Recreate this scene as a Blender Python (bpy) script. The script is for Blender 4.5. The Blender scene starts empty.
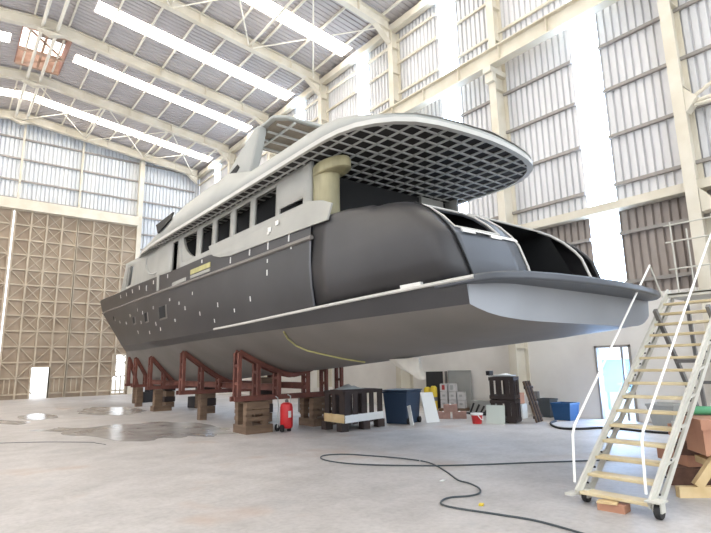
import bpy, math, random
from mathutils import Vector, Matrix
random.seed(7)
C = bpy.context.scene.collection
PI = math.pi

# ------------------------------------------------------------------ helpers
def lin(c):
    return tuple(((v/255)/12.92 if v/255 <= .04045 else ((v/255+.055)/1.055)**2.4) for v in c)

def mat(name, rgb, rough=.6, metal=0., var=.0, scale=3., rgb2=None, bump=0., stretch=(1,1,1), emit=0., spec=.5, detail=5.):
    m = bpy.data.materials.new(name); m.use_nodes = True
    nt = m.node_tree; b = nt.nodes['Principled BSDF']
    c = lin(rgb)
    b.inputs['Roughness'].default_value = rough; b.inputs['Metallic'].default_value = metal
    b.inputs['Specular IOR Level'].default_value = spec
    if emit:
        b.inputs['Emission Color'].default_value = (*c, 1); b.inputs['Emission Strength'].default_value = emit
    if var or rgb2 or bump:
        tc = nt.nodes.new('ShaderNodeTexCoord'); mp = nt.nodes.new('ShaderNodeMapping')
        mp.inputs['Scale'].default_value = stretch
        nz = nt.nodes.new('ShaderNodeTexNoise'); nz.inputs['Scale'].default_value = scale; nz.inputs['Detail'].default_value = detail
        nt.links.new(tc.outputs['Object'], mp.inputs['Vector']); nt.links.new(mp.outputs['Vector'], nz.inputs['Vector'])
        rp = nt.nodes.new('ShaderNodeValToRGB')
        c2 = lin(rgb2) if rgb2 else tuple(x*(1-var) for x in c)
        rp.color_ramp.elements[0].position = .35; rp.color_ramp.elements[0].color = (*c2, 1)
        rp.color_ramp.elements[1].position = .65; rp.color_ramp.elements[1].color = (*c, 1)
        nt.links.new(nz.outputs['Fac'], rp.inputs['Fac']); nt.links.new(rp.outputs['Color'], b.inputs['Base Color'])
        if bump:
            bp = nt.nodes.new('ShaderNodeBump'); bp.inputs['Strength'].default_value = bump; bp.inputs['Distance'].default_value = .02
            nt.links.new(nz.outputs['Fac'], bp.inputs['Height']); nt.links.new(bp.outputs['Normal'], b.inputs['Normal'])
    else:
        b.inputs['Base Color'].default_value = (*c, 1)
    return m

class MB:
    def __init__(s): s.v = []; s.f = []
    def add(s, vs, fs):
        n = len(s.v); s.v += [tuple(p) for p in vs]; s.f += [tuple(i+n for i in f) for f in fs]; return s
    def box(s, x0, x1, y0, y1, z0, z1):
        vs = [(x0,y0,z0),(x1,y0,z0),(x1,y1,z0),(x0,y1,z0),(x0,y0,z1),(x1,y0,z1),(x1,y1,z1),(x0,y1,z1)]
        return s.add(vs, [(3,2,1,0),(4,5,6,7),(0,1,5,4),(1,2,6,5),(2,3,7,6),(3,0,4,7)])
    def obox(s, c, size, rz=0., rx=0., ry=0.):
        M = Matrix.Translation(c) @ Matrix.Rotation(rz,4,'Z') @ Matrix.Rotation(ry,4,'Y') @ Matrix.Rotation(rx,4,'X')
        a, b, d = (q/2 for q in size)
        vs = [M @ Vector(p) for p in ((-a,-b,-d),(a,-b,-d),(a,b,-d),(-a,b,-d),(-a,-b,d),(a,-b,d),(a,b,d),(-a,b,d))]
        return s.add(vs, [(3,2,1,0),(4,5,6,7),(0,1,5,4),(1,2,6,5),(2,3,7,6),(3,0,4,7)])
    def bar(s, p, q, w, h, up=(0,0,1)):
        """straight bar of width w, height h from p to q"""
        p = Vector(p); q = Vector(q); d = (q-p).normalized(); up = Vector(up)
        sx = d.cross(up)
        if sx.length < 1e-4: sx = d.cross(Vector((1,0,0)))
        sx.normalize(); uz = sx.cross(d).normalized()
        vs = []
        for e in (p, q):
            for a, b in ((-1,-1),(1,-1),(1,1),(-1,1)): vs.append(e + sx*(a*w/2) + uz*(b*h/2))
        return s.add(vs, [(0,1,2,3),(7,6,5,4),(0,4,5,1),(1,5,6,2),(2,6,7,3),(3,7,4,0)])
    def tube(s, pts, r, n=8, closed=False):
        pts = [Vector(p) for p in pts]; rings = []; m = len(pts); prev = None
        for i, p in enumerate(pts):
            if closed: d = pts[(i+1) % m] - pts[i-1]
            else: d = pts[min(i+1, m-1)] - pts[max(i-1, 0)]
            d.normalize()
            ref = prev if prev else (Vector((0,0,1)) if abs(d.z) < .9 else Vector((1,0,0)))
            a = (ref - d*ref.dot(d)).normalized(); prev = a; b = d.cross(a)
            rr = r[i] if isinstance(r, (list, tuple)) else r
            rings.append([p + a*math.cos(2*PI*k/n)*rr + b*math.sin(2*PI*k/n)*rr for k in range(n)])
        vs = [q for R_ in rings for q in R_]; fs = []
        for i in range(m if closed else m-1):
            for k in range(n):
                j = (i+1) % m; fs.append((i*n+k, i*n+(k+1) % n, j*n+(k+1) % n, j*n+k))
        if not closed: fs += [tuple(range(n-1,-1,-1)), tuple((m-1)*n+k for k in range(n))]
        return s.add(vs, fs)
    def lathe(s, prof, c=(0,0,0), n=20, sx=1., sy=1., axis='Z'):
        vs = []; fs = []
        for r, z in prof:
            for k in range(n):
                a = 2*PI*k/n; x, y = r*math.cos(a)*sx, r*math.sin(a)*sy
                p = (x, y, z) if axis == 'Z' else ((z, x, y) if axis == 'X' else (x, z, y))
                vs.append((c[0]+p[0], c[1]+p[1], c[2]+p[2]))
        for i in range(len(prof)-1):
            for k in range(n): fs.append((i*n+k, i*n+(k+1) % n, (i+1)*n+(k+1) % n, (i+1)*n+k))
        fs += [tuple(range(n-1,-1,-1)), tuple((len(prof)-1)*n+k for k in range(n))]
        return s.add(vs, fs)
    def prism(s, poly, d):
        """extrude 3D polygon by vector d"""
        n = len(poly); d = Vector(d); vs = [Vector(p) for p in poly]; vs += [p+d for p in vs]
        return s.add(vs, [tuple(range(n-1,-1,-1)), tuple(range(n,2*n))] + [(i,(i+1) % n,n+(i+1) % n,n+i) for i in range(n)])
    def grid(s, rows, skip=None, closed=False):
        R_ = len(rows); K = len(rows[0]); vs = [p for r in rows for p in r]; fs = []
        for i in range(R_-1):
            for k in range(K if closed else K-1):
                if skip and skip(i, k): continue
                fs.append((i*K+k, i*K+(k+1) % K, (i+1)*K+(k+1) % K, (i+1)*K+k))
        return s.add(vs, fs)
    def build(s, name, m, parent=None, smooth=False, world=True, solid=0., bevel=0., angle=40):
        off = Vector((0,0,0))
        if parent is not None and world:
            r = parent
            while r.parent: r = r.parent
            off = r.location
        me = bpy.data.meshes.new(name)
        me.from_pydata([tuple(Vector(p)-off) for p in s.v], [], s.f); me.update()
        import bmesh
        bm = bmesh.new(); bm.from_mesh(me); bmesh.ops.remove_doubles(bm, verts=bm.verts, dist=1e-5)
        bmesh.ops.delete(bm, geom=[q for q in bm.verts if not q.link_faces], context='VERTS')
        bmesh.ops.recalc_face_normals(bm, faces=bm.faces); bm.to_mesh(me); bm.free()
        me.materials.append(m)
        if smooth:
            for p in me.polygons: p.use_smooth = True
            try: me.set_sharp_from_angle(angle=math.radians(angle))
            except Exception: pass
        o = bpy.data.objects.new(name, me); C.objects.link(o)
        if parent is not None: o.parent = parent
        if solid:
            md = o.modifiers.new('thick', 'SOLIDIFY'); md.thickness = solid; md.offset = -1
        if bevel:
            md = o.modifiers.new('bev', 'BEVEL'); md.width = bevel; md.segments = 2; md.limit_method = 'ANGLE'
        return o

def tag(o, label=None, cat=None, group=None, kind=None):
    if label: o['label'] = label
    if cat: o['category'] = cat
    if group: o['group'] = group
    if kind: o['kind'] = kind
    return o
def thing(name, label, cat, loc=(0,0,0), rz=0., group=None):
    o = bpy.data.objects.new(name, None); C.objects.link(o); o.location = loc; o.rotation_euler = (0,0,rz)
    o.empty_display_size = .2
    return tag(o, label, cat, group)
def struct(o, label, cat): return tag(o, label, cat, None, 'structure')

def interp(tab, u):
    """smooth (monotone cubic) interpolation through (u, value) points"""
    n = len(tab)
    if u <= tab[0][0]: return tab[0][1]
    if u >= tab[-1][0]: return tab[-1][1]
    h = [tab[i+1][0]-tab[i][0] for i in range(n-1)]; d = [(tab[i+1][1]-tab[i][1])/h[i] for i in range(n-1)]
    m = [d[0]] + [0 if d[i-1]*d[i] <= 0 else 2*d[i-1]*d[i]/(d[i-1]+d[i]) for i in range(1, n-1)] + [d[-1]]
    i = max(k for k in range(n-1) if tab[k][0] <= u); t = (u-tab[i][0])/h[i]
    return ((1+2*t)*(1-t)**2*tab[i][1] + t*(1-t)**2*h[i]*m[i] + t*t*(3-2*t)*tab[i+1][1] + t*t*(t-1)*h[i]*m[i+1])
def catmull(pts, k=6):
    out = []; P_ = [Vector(p) for p in pts]
    for i in range(len(P_)-1):
        a = P_[max(i-1,0)]; b = P_[i]; c = P_[i+1]; d = P_[min(i+2,len(P_)-1)]
        for j in range(k):
            t = j/k
            out.append(.5*((2*b)+(c-a)*t+(2*a-5*b+4*c-d)*t*t+(3*b-a-3*c+d)*t**3))
    out.append(P_[-1]); return out

# ------------------------------------------------------------------ materials
M = dict(
 cream=mat('cream_steel', (216,210,196), .55, scale=1.3, rgb2=(204,196,178)),
 cream_light=mat('cream_purlin', (226,221,208), .55),
 girt=mat('grey_girt', (150,145,140), .6),
 sheet=mat('galvanised_sheet', (216,216,218), .45, var=.1, scale=.9, stretch=(1,1,.12)),
 sheet_low=mat('shaded_wall_sheet', (166,156,149), .55, rgb2=(140,130,124), scale=1.2, stretch=(1,1,.2)),
 sheet_far=mat('weathered_wall_sheet', (220,222,224), .5, rgb2=(202,206,212), scale=1.1, stretch=(1,1,.05)),
 roof=mat('grey_roof_sheet', (184,178,177), .6, rgb2=(172,167,167), scale=.8, stretch=(.15,1,1)),
 plaster=mat('white_plaster', (232,229,224), .85, rgb2=(220,216,211), scale=.8, bump=.1),
 door=mat('brown_door_sheet', (171,155,136), .7, rgb2=(148,131,113), scale=.7),
 door_fr=mat('brown_door_frame', (186,172,152), .65, var=.15, scale=1.5),
 skylight=mat('translucent_skylight', (255,247,234), .5, emit=9.)
 , ventcover=mat('pale_vent_cover', (255,246,240), .6, emit=1.6),
 strip=mat('translucent_wall_strip', (206,228,255), .5, emit=8.),
 strip_left=mat('translucent_left_strip', (250,250,252), .5, emit=7.),
 darkhull=mat('charcoal_fairing', (52,51,53), .42, rgb2=(43,42,44), scale=.7, bump=.02),
 bluehull=mat('sheen_and_seam_fairing', (82,85,92), .4, rgb2=(72,75,81), scale=1.2),
 slate=mat('dark_slate_edge', (78,82,89), .4, rgb2=(70,74,80), scale=1.2),
 primer=mat('grey_primer', (124,119,114), .6, rgb2=(112,108,103), scale=.5),
 panelgrey=mat('daylit_stern_panel', (152,156,163), .45, rgb2=(144,148,154), scale=.8),
 super=mat('light_grey_superstructure', (163,162,156), .55, rgb2=(151,151,145), scale=.9),
 superblue=mat('pale_blue_grey_coaming', (166,167,163), .5, rgb2=(156,158,154), scale=.9),
 fascia=mat('white_grey_edge', (196,194,188), .5, var=.06, scale=2.),
 rib=mat('grey_rib', (186,186,183), .6, var=.08, scale=2.),
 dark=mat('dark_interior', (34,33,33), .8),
 void=mat('black_shade_and_seam', (20,21,23), .9),
 hardunder=mat('beige_underside', (136,126,112), .7, rgb2=(118,108,96), scale=2.),
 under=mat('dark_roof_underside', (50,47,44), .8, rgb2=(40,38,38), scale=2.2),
 fibre=mat('raw_fibreglass', (168,160,126), .5, rgb2=(140,134,104), scale=4., stretch=(1,1,.3)),
 putty=mat('white_filler', (222,221,217), .7),
 yellow=mat('yellow_tape', (186,180,122), .6, var=.2, scale=5.),
 rust=mat('red_oxide_steel', (118,70,58), .7, rgb2=(92,54,46), scale=3.),
 rustpale=mat('rusty_flashing', (196,170,152), .7, rgb2=(170,138,116), scale=2.),
 wood=mat('dark_timber', (120,98,78), .8, rgb2=(96,77,62), scale=2., stretch=(1,1,5)),
 crate=mat('dark_brown_crate', (62,50,46), .8, rgb2=(48,39,37), scale=2.),
 pale_wood=mat('pale_timber', (214,190,146), .7, rgb2=(196,168,122), scale=3.),
 tread=mat('yellowish_tread', (206,192,158), .65, rgb2=(188,170,132), scale=3.),
 redwood=mat('reddish_plywood', (188,140,112), .7, rgb2=(170,122,98), scale=2.),
 stairgrey=mat('grey_painted_steel', (196,194,184), .5, var=.1, scale=2.),
 stairdark=mat('dark_steel', (112,110,108), .5),
 white=mat('white_paint', (240,238,232), .45),
 red=mat('red_paint', (206,44,48), .4, var=.12, scale=5.),
 black=mat('black_rubber', (30,30,32), .6),
 hose=mat('grey_green_hose', (58,66,70), .5),
 blackp=mat('black_panel', (38,36,38), .6),
 bluebin=mat('blue_plastic', (38,80,124), .45),
 navybin=mat('dark_blue_plastic', (42,62,86), .5),
 greybin=mat('dark_grey_plastic', (74,80,84), .5),
 pwhite=mat('white_board', (228,230,228), .6),
 pgreen=mat('pale_green_board', (206,214,206), .6),
 pgrey=mat('grey_board', (168,170,168), .7, var=.1, scale=2.),
 yel=mat('yellow_drum', (214,186,52), .5),
 boxw=mat('white_carton', (208,206,206), .8, var=.12, scale=5.),
 boxp=mat('pinkish_carton', (176,140,128), .8, var=.2, scale=5.),
 boxr=mat('red_print', (168,60,60), .8),
 cloth=mat('white_plastic_sheet', (226,222,212), .55, var=.1, scale=6.),
 green=mat('green_pipe', (88,160,118), .5),
 debris=mat('brown_scrap', (112,82,68), .8, rgb2=(84,60,50), scale=6.),
 chrome=mat('bare_metal', (170,170,172), .3, metal=.9),
 block=mat('grey_concrete_block', (150,146,140), .85, var=.15, scale=3.),
 tarp=mat('blue_tarpaulin', (150,196,228), .6),
 ground=mat('outdoor_concrete', (200,198,192), .9),
)
def glass_mat():
    m = bpy.data.materials.new('clear_glass'); m.use_nodes = True; nt = m.node_tree
    b = nt.nodes['Principled BSDF']; out = nt.nodes['Material Output']
    tr = nt.nodes.new('ShaderNodeBsdfTransparent'); tr.inputs['Color'].default_value = (.92,.96,1,1)
    mx = nt.nodes.new('ShaderNodeMixShader'); mx.inputs['Fac'].default_value = .88
    b.inputs['Roughness'].default_value = .05; b.inputs['Base Color'].default_value = (.9,.95,1,1)
    nt.links.new(b.outputs[0], mx.inputs[1]); nt.links.new(tr.outputs[0], mx.inputs[2]); nt.links.new(mx.outputs[0], out.inputs['Surface'])
    return m
M['glass'] = glass_mat()

def floor_mat():
    m = bpy.data.materials.new('worn_concrete_floor'); m.use_nodes = True; nt = m.node_tree; L = nt.links
    b = nt.nodes['Principled BSDF']
    tc = nt.nodes.new('ShaderNodeTexCoord')
    def noise(scale, detail=6., rough=.6, vec=None):
        n = nt.nodes.new('ShaderNodeTexNoise'); n.inputs['Scale'].default_value = scale
        n.inputs['Detail'].default_value = detail; n.inputs['Roughness'].default_value = rough
        L.new(vec or tc.outputs['Object'], n.inputs['Vector']); return n
    def ramp(src, p0, c0, p1, c1):
        r = nt.nodes.new('ShaderNodeValToRGB'); e = r.color_ramp.elements
        e[0].position = p0; e[0].color = (*c0, 1); e[1].position = p1; e[1].color = (*c1, 1)
        L.new(src, r.inputs['Fac']); return r
    def mix(f, a, bb, mode='MIX'):
        x = nt.nodes.new('ShaderNodeMix'); x.data_type = 'RGBA'; x.blend_type = mode
        if isinstance(f, float): x.inputs[0].default_value = f
        else: L.new(f, x.inputs[0])
        L.new(a, x.inputs[6]); L.new(bb, x.inputs[7]); return x.outputs[2]
    big = ramp(noise(.28).outputs['Fac'], .35, lin((174,170,168)), .68, lin((198,193,190)))
    mid = ramp(noise(1.6, 8.).outputs['Fac'], .3, (.80,.79,.78), .62, (1.0,1.0,1.0))
    fine = ramp(noise(14., 8.).outputs['Fac'], .3, (.84,.84,.84), .6, (1.,1.,1.))
    col = mix(1., big.outputs['Color'], mid.outputs['Color'], 'MULTIPLY')
    col = mix(1., col, fine.outputs['Color'], 'MULTIPLY')
    # scattered rusty and dark stains, dusty pale patches
    st = ramp(noise(.55, 3.).outputs['Fac'], .58, (0,0,0), .72, (.7,.7,.7))
    rgb = nt.nodes.new('ShaderNodeRGB'); rgb.outputs[0].default_value = (*lin((168,146,130)), 1)
    col = mix(st.outputs['Color'], col, rgb.outputs[0])
    mpx = nt.nodes.new('ShaderNodeMapping'); mpx.inputs['Location'].default_value = (31,7,3); L.new(tc.outputs['Object'], mpx.inputs['Vector'])
    st2 = ramp(noise(.9, 4., .6, mpx.outputs['Vector']).outputs['Fac'], .6, (0,0,0), .75, (.55,.55,.55))
    rgb2 = nt.nodes.new('ShaderNodeRGB'); rgb2.outputs[0].default_value = (*lin((150,150,152)), 1)
    col = mix(st2.outputs['Color'], col, rgb2.outputs[0])
    L.new(col, b.inputs['Base Color'])
    rr = nt.nodes.new('ShaderNodeMapRange'); rr.inputs['To Min'].default_value = .42; rr.inputs['To Max'].default_value = .7
    L.new(noise(.7).outputs['Fac'], rr.inputs['Value']); L.new(rr.outputs['Result'], b.inputs['Roughness'])
    bp = nt.nodes.new('ShaderNodeBump'); bp.inputs['Strength'].default_value = .15; bp.inputs['Distance'].default_value = .01
    L.new(noise(20., 6.).outputs['Fac'], bp.inputs['Height']); L.new(bp.outputs['Normal'], b.inputs['Normal'])
    return m
M['floor'] = floor_mat()
def wet_mat():
    m = mat('wet_concrete', (138,134,131), .2, rgb2=(174,171,168), scale=1.1)
    return m
M['wet'] = wet_mat()

# ------------------------------------------------------------------ camera
f, pit, rol, yaw = 516.4247152283847, 0.18792569445584625, -0.02088290489437047, 0.6726361260823054
cy_, sy_ = math.cos(yaw), math.sin(yaw)
F = Vector((sy_*math.cos(pit), cy_*math.cos(pit), math.sin(pit))); Rt = Vector((cy_, -sy_, 0)); U = Rt.cross(F)
cr, sr = math.cos(rol), math.sin(rol); R2 = Rt*cr + U*sr; U2 = -Rt*sr + U*cr
cam = bpy.data.objects.new('camera', bpy.data.cameras.new('camera')); C.objects.link(cam)
cam.data.sensor_fit = 'HORIZONTAL'; cam.data.sensor_width = 36; cam.data.lens = 36*f/711
cam.data.clip_end = 500; cam.data.clip_start = .05
Mx = Matrix((R2, U2, -F)).transposed().to_4x4(); Mx.translation = (0,0,1.6); cam.matrix_world = Mx
bpy.context.scene.camera = cam

# ------------------------------------------------------------------ the hangar
XR, XL, YB, YF = 14.4, -9.4, 37.3, -7.0
XRIDGE = 2.5
def zbot(x): return 17.15 - .115*abs(x-XRIDGE)            # underside of the rafters
def zroof(x): return zbot(x) + .62
FY = [-1.05, 4.25, 9.62, 14.78, 20.15, 25.5, 31.0, 36.5]       # portal frames
SKYR = [(1.6,2.45), (6.9,7.75), (12.1,12.95), (17.4,18.25), (22.65,23.55), (27.6,28.5), (33.75,34.7)]     # roof strips
SKY = [(1.0,1.85), (6.28,7.12), (11.5,12.42), (16.8,17.65), (22.3,23.15), (27.9,28.75), (33.5,34.4)]

struct(MB().box(XL-.3, XR+.3, YF, YB+.3, -.3, 0).build('floor', M['floor']), 'worn grey concrete hangar floor with damp stains', 'floor')
struct(MB().box(-60, XL-.3, -60, 90, -.32, -.02).box(XR+.3, 60, -60, 90, -.32, -.02).box(XL-.3, XR+.3, YB+.3, 90, -.32, -.02).box(XL-.3, XR+.3, -60, YF, -.32, -.02)
       .build('ground', M['ground']), 'pale ground outside seen through the doors', 'ground')

def corrug(a0, a1, pitch, depth):
    n = max(1, round((a1-a0)/pitch)); p = (a1-a0)/n; out = []
    for i in range(n):
        s = a0+i*p; out += [(s, 0), (s+.62*p, 0), (s+.72*p, depth), (s+.9*p, depth)]
    out.append((a1, 0)); return out

def z_gable(x): return zroof(x)-.02
# right wall: plaster below, corrugated sheets above, translucent strips between
w = MB()
D0, D1, DH = 6.38, 7.36, 1.98
w.box(XR, XR+.25, YF, D0, 0, 3.3).box(XR, XR+.25, D1, YB, 0, 3.3).box(XR, XR+.25, D0, D1, DH, 3.3)
wr = w.build('wall_right', M['plaster']); struct(wr, 'right hangar wall of white plaster below and ribbed metal sheets above', 'wall')
w = MB(); edges = [YF] + [e for s in SKY for e in s] + [YB]
for k in range(0, len(edges), 2):
    pr = corrug(edges[k], edges[k+1], .21, .075)
    w.grid([[(XR+.02+d, y, 5.66) for y, d in pr], [(XR+.02+d, y, zroof(XR)-.02) for y, d in pr]])
w.build('wall_sheeting', M['sheet'], wr)
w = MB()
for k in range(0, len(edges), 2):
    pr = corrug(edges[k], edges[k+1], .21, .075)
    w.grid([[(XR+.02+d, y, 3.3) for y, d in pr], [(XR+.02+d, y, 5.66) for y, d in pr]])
w.build('lower_sheeting', M['sheet_low'], wr)['label'] = 'lower sheets with the shade under the beam painted brownish'  # browner tone paints in the shade below the wall beam
wi = 1
def window(mb, m, label):
    global wi
    o = mb.build('window_%d' % wi, m); wi += 1; return struct(o, label, 'window')
ords = ['first','second','third','fourth','fifth','sixth','seventh','eighth','ninth','tenth','eleventh','twelfth']
for k, (a, b) in enumerate(SKY):
    window(MB().box(XR+.03, XR+.06, a, b, 3.3, zroof(XR)-.05), M['strip'], 'glowing vertical translucent strip in the right wall, %s from the camera end' % ords[k])
# left wall (behind and beside the camera), with the same strips
w = MB()
for k in range(0, len(edges), 2):
    pr = corrug(edges[k], edges[k+1], .4, .045)
    w.grid([[(XL-.02-d, y, 3.3) for y, d in pr], [(XL-.02-d, y, zroof(XL)-.02) for y, d in pr]])
w.box(XL-.25, XL, YF, YB, 0, 3.3)
struct(w.build('wall_left', M['sheet']), 'left hangar wall with ribbed metal sheets', 'wall')
for k, (a, b) in enumerate(SKY):
    window(MB().box(XL-.06, XL-.03, a, b, 3.3, zroof(XL)-.05), M['strip_left'], 'vertical translucent strip in the left wall, %s from the camera end' % ords[k])
# back wall
w = MB()
def gable(x0, x1, zb):
    pr = corrug(x0, x1, .24, .09)
    w.grid([[(x, YB+d, zb) for x, d in pr], [(x, YB+d, z_gable(x)) for x, d in pr]])
gable(XL, 10.0, 11.5); gable(10.0, XR, 0); gable(XL, -7.2, 0)
w.v = w.v; wb = w.build('wall_back', M['sheet_far']); struct(wb, 'far gable wall of pale ribbed sheets above the big door', 'wall')
# ceiling sheets
redges = [YF] + [e for s in SKYR for e in s] + [YB]
w = MB()
VENT = (1.5, 3.5, 26.4, 30.3)
def roofpatch(x0, x1, y0, y1, pitch=.25):
    pr = corrug(y0, y1, pitch, .04)
    w.grid([[(x0, y, zroof(x0)+d) for y, d in pr], [(x1, y, zroof(x1)+d) for y, d in pr]])
for k in range(0, len(redges), 2):
    a, b = redges[k], redges[k+1]
    segs = [(a, b)]
    for (p, q) in segs:
        cuts = sorted({p, q} | {c for c in (VENT[2], VENT[3]) if p < c < q})
        for y0, y1 in zip(cuts[:-1], cuts[1:]):
            inv = VENT[2]-.01 <= y0 and y1 <= VENT[3]+.01
            roofpatch(VENT[1] if inv else XRIDGE, XR+.1, y0, y1)
            roofpatch(XL-.1, VENT[0] if inv else XRIDGE, y0, y1)
for a, b in SKYR:
    inv = VENT[2] <= a and b <= VENT[3]
    if a > 33: roofpatch(13.95, XR+.1, a, b); roofpatch(XL-.1, XL+.5, a, b); continue
    roofpatch(13.95, XR+.1, a, b); roofpatch(XL-.1, XL+.5, a, b)
    if not inv: roofpatch(XRIDGE, 3.9, a, b); roofpatch(1.1, XRIDGE, a, b)
    else: roofpatch(VENT[1], 3.9, a, b); roofpatch(1.1, VENT[0], a, b)
struct(w.build('ceiling', M['roof']), 'grey corrugated pitched hangar roof seen from below', 'ceiling')
def roofpane(x0, x1, a, b, label):
    q = MB(); q.prism([(x0,a,zroof(x0)+.01),(x1,a,zroof(x1)+.01),(x1,b,zroof(x1)+.01),(x0,b,zroof(x0)+.01)], (0,0,.03))
    window(q, M['skylight'], label)
for k, (a, b) in enumerate(SKYR):
    roofpane(3.9 if k < 6 else XRIDGE, 13.95, a, b, 'long glowing skylight strip on the right roof slope, %s from the camera end' % ords[k])
    roofpane(XL+.5, 1.1 if k < 6 else XRIDGE, a, b, 'long glowing skylight strip on the left roof slope, %s from the camera end' % ords[k])

# purlins and girts: trims of the shell
tn = 1
def trim(mb, m, label):
    global tn
    o = mb.build('trim_%d' % tn, m); tn += 1; return struct(o, label, 'trim')
PX = [3.2, 4.7, 6.15, 7.6, 9.1, 10.55, 12.05, 13.5]
for k, x in enumerate(PX):
    trim(MB().box(x-.035, x+.035, YF, YB, zbot(x)+.5, zroof(x)-.005), M['cream_light'], 'thin cream purlin under the right roof slope, %s from the ridge' % ords[k])
    xm = 2*XRIDGE-x
    trim(MB().box(xm-.035, xm+.035, YF, YB, zbot(xm)+.5, zroof(xm)-.005), M['cream_light'], 'thin cream purlin under the left roof slope, %s from the ridge' % ords[k])
GZ = [3.65, 5.0, 6.4, 7.83, 9.25, 10.65, 13.05, 14.45, 15.5]
for k, z in enumerate(GZ):
    g = MB()
    for a, b in zip(edges[0::2], edges[1::2]): g.box(XR-.09, XR, a, b, z-.045, z+.045)
    trim(g, M['girt'] if z < 12 else M['cream'], 'thin horizontal girt on the right wall sheets, %s from the bottom' % ords[k])  # lower girts greyed to paint in their backlit darkness, upper ones stay cream
for k, z in enumerate([12.25, 13.42, 14.85, 16.2]):
    trim(MB().box(XL, XR-.4, YB-.12, YB-.02, z-.05, z+.05), M['girt'], 'thin horizontal girt on the far gable wall, %s above the big door' % ords[k])
for k, z in enumerate([9.9, 11.0]):
    trim(MB().box(10.2, XR-.1, YB-.12, YB-.02, z-.05, z+.05), M['girt'], 'short girt on the far wall between gable post and corner, %s' % ['lower','upper'][k])
# portal frames: a rafter and a column each
near = {-1.05:'behind the camera end', 4.25:'at the right edge behind the boarding stairs', 9.62:'rising behind the open stern of the yacht',
        14.78:'above the middle of the yacht roof', 20.15:'above the slanted roof arch', 25.5:'left of the roof arch', 31.0:'last but one before the far wall', 36.5:'against the far gable wall'}
for i, y in enumerate(FY):
    if y < 0: continue
    q = MB()
    for sgn in (1, -1):
        xe = 13.9 if sgn > 0 else 2*XRIDGE-13.9
        xk = 13.1 if sgn > 0 else 2*XRIDGE-13.1
        # web, bottom flange, top flange
        def quad(xa, za0, za1, xb, zb0, zb1, hw):
            q.prism([(xa,y-hw,za0),(xb,y-hw,zb0),(xb,y-hw,zb1),(xa,y-hw,za1)], (0,2*hw,0))
        quad(XRIDGE, zbot(XRIDGE), zbot(XRIDGE)+.48, xe, zbot(xe), zbot(xe)+.48, .012)
        quad(XRIDGE, zbot(XRIDGE)-.02, zbot(XRIDGE)+.01, xe, zbot(xe)-.02, zbot(xe)+.01, .14)
        quad(XRIDGE, zbot(XRIDGE)+.47, zbot(XRIDGE)+.5, xe, zbot(xe)+.47, zbot(xe)+.5, .14)
        # haunch at the eave
        q.prism([(xk,y-.012,zbot(xk)),(xe,y-.012,zbot(xe)-.55),(xe,y-.012,zbot(xe))], (0,.024,0))
        q.bar((xk,y,zbot(xk)-.01),(xe,y,zbot(xe)-.56), .28, .03, up=(0,0,1))
        for xs in (5.0, 7.5, 10.0, 12.2):
            xx = xs if sgn > 0 else 2*XRIDGE-xs
            q.box(xx-.012, xx+.012, y-.13, y+.13, zbot(xx), zbot(xx)+.48)
    # ridge plate
    q.prism([(XRIDGE-.55,y-.14,zbot(XRIDGE-.55)-.03),(XRIDGE,y-.14,zbot(XRIDGE)-.3),(XRIDGE+.55,y-.14,zbot(XRIDGE+.55)-.03)], (0,.28,0))
    r = q.build('roof_rafter', M['cream']); tag(r, 'cream steel portal rafter under the roof, ' + near[y], 'rafter', 'portal rafters')
    if y < 36:
        t = thing('steel_column', 'tall cream steel column on the right wall, ' + near[y], 'column', (14.0, y, 0), 0, 'steel columns of the right wall')
        def icol(x0, x1, z0, z1, fw):
            c = MB(); c.box(x0, x0+.03, y-fw/2, y+fw/2, z0, z1).box(x1-.03, x1, y-fw/2, y+fw/2, z0, z1).box(x0+.02, x1-.02, y-.012, y+.012, z0, z1)
            return c
        lo = icol(13.75, XR, 0, 11.22, .27)
        for zz in (2.0, 5.6, 8.3, 10.7): lo.box(13.78, XR-.03, y-.12, y+.12, zz-.012, zz+.012)
        lo.box(13.5, 14.38, y-.15, y+.15, 11.22, 11.42); lo.box(13.6, 13.8, y-.15, y+.15, 10.9, 11.25)
        lo.build('lower_shaft', M['cream'], t)
        up = icol(13.92, XR, 11.42, zbot(13.9)+.05, .27)
        for zz in (12.6, 13.9, 15.1): up.box(13.95, XR-.03, y-.12, y+.12, zz-.012, zz+.012)
        up.build('upper_shaft', M['cream'], t)
        MB().box(13.45, XR-.02, y-.3, y+.3, 0, .05).box(13.62, XR-.02, y-.22, y+.22, .05, .6).build('foot', M['plaster'], t)
q = MB(); q.box(13.52, 13.86, YF, YB-.3, 12.0, 12.04).box(13.52, 13.86, YF, YB-.3, 11.44, 11.48).box(13.67, 13.71, YF, YB-.3, 11.48, 12.0)
cg = thing('crane_girder', 'long cream crane girder on the column brackets along the right wall', 'girder', (13.69, 15, 11.44))
q.build('girder', M['cream'], cg)
q = MB()
y = YF+.4
while y < YB-.5: q.box(13.55, 13.83, y-.012, y+.012, 11.48, 12.0); y += 1.75
q.build('stiffeners', M['cream'], cg)
MB().box(13.65, 13.73, YF, YB-.3, 12.04, 12.12).build('rail', M['girt'], cg)
b_ = MB(); b_.box(14.05, XR-.02, YF, YB, 5.84, 5.87).box(14.05, XR-.02, YF, YB, 5.64, 5.67).box(14.05, 14.09, YF, YB, 5.67, 5.84)
tag(b_.build('wall_beam', M['cream']), 'cream channel beam along the right wall at half height, below the girder', 'beam')
e = MB(); e.box(14.05, 14.34, YF, YB, 15.95, 15.99).box(14.05, 14.09, YF, YB, 15.99, 16.28).box(14.30, 14.34, YF, YB, 15.99, 16.28)
tag(e.build('eave_beam', M['cream']), 'cream eave beam where the right wall meets the roof', 'beam')
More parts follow.
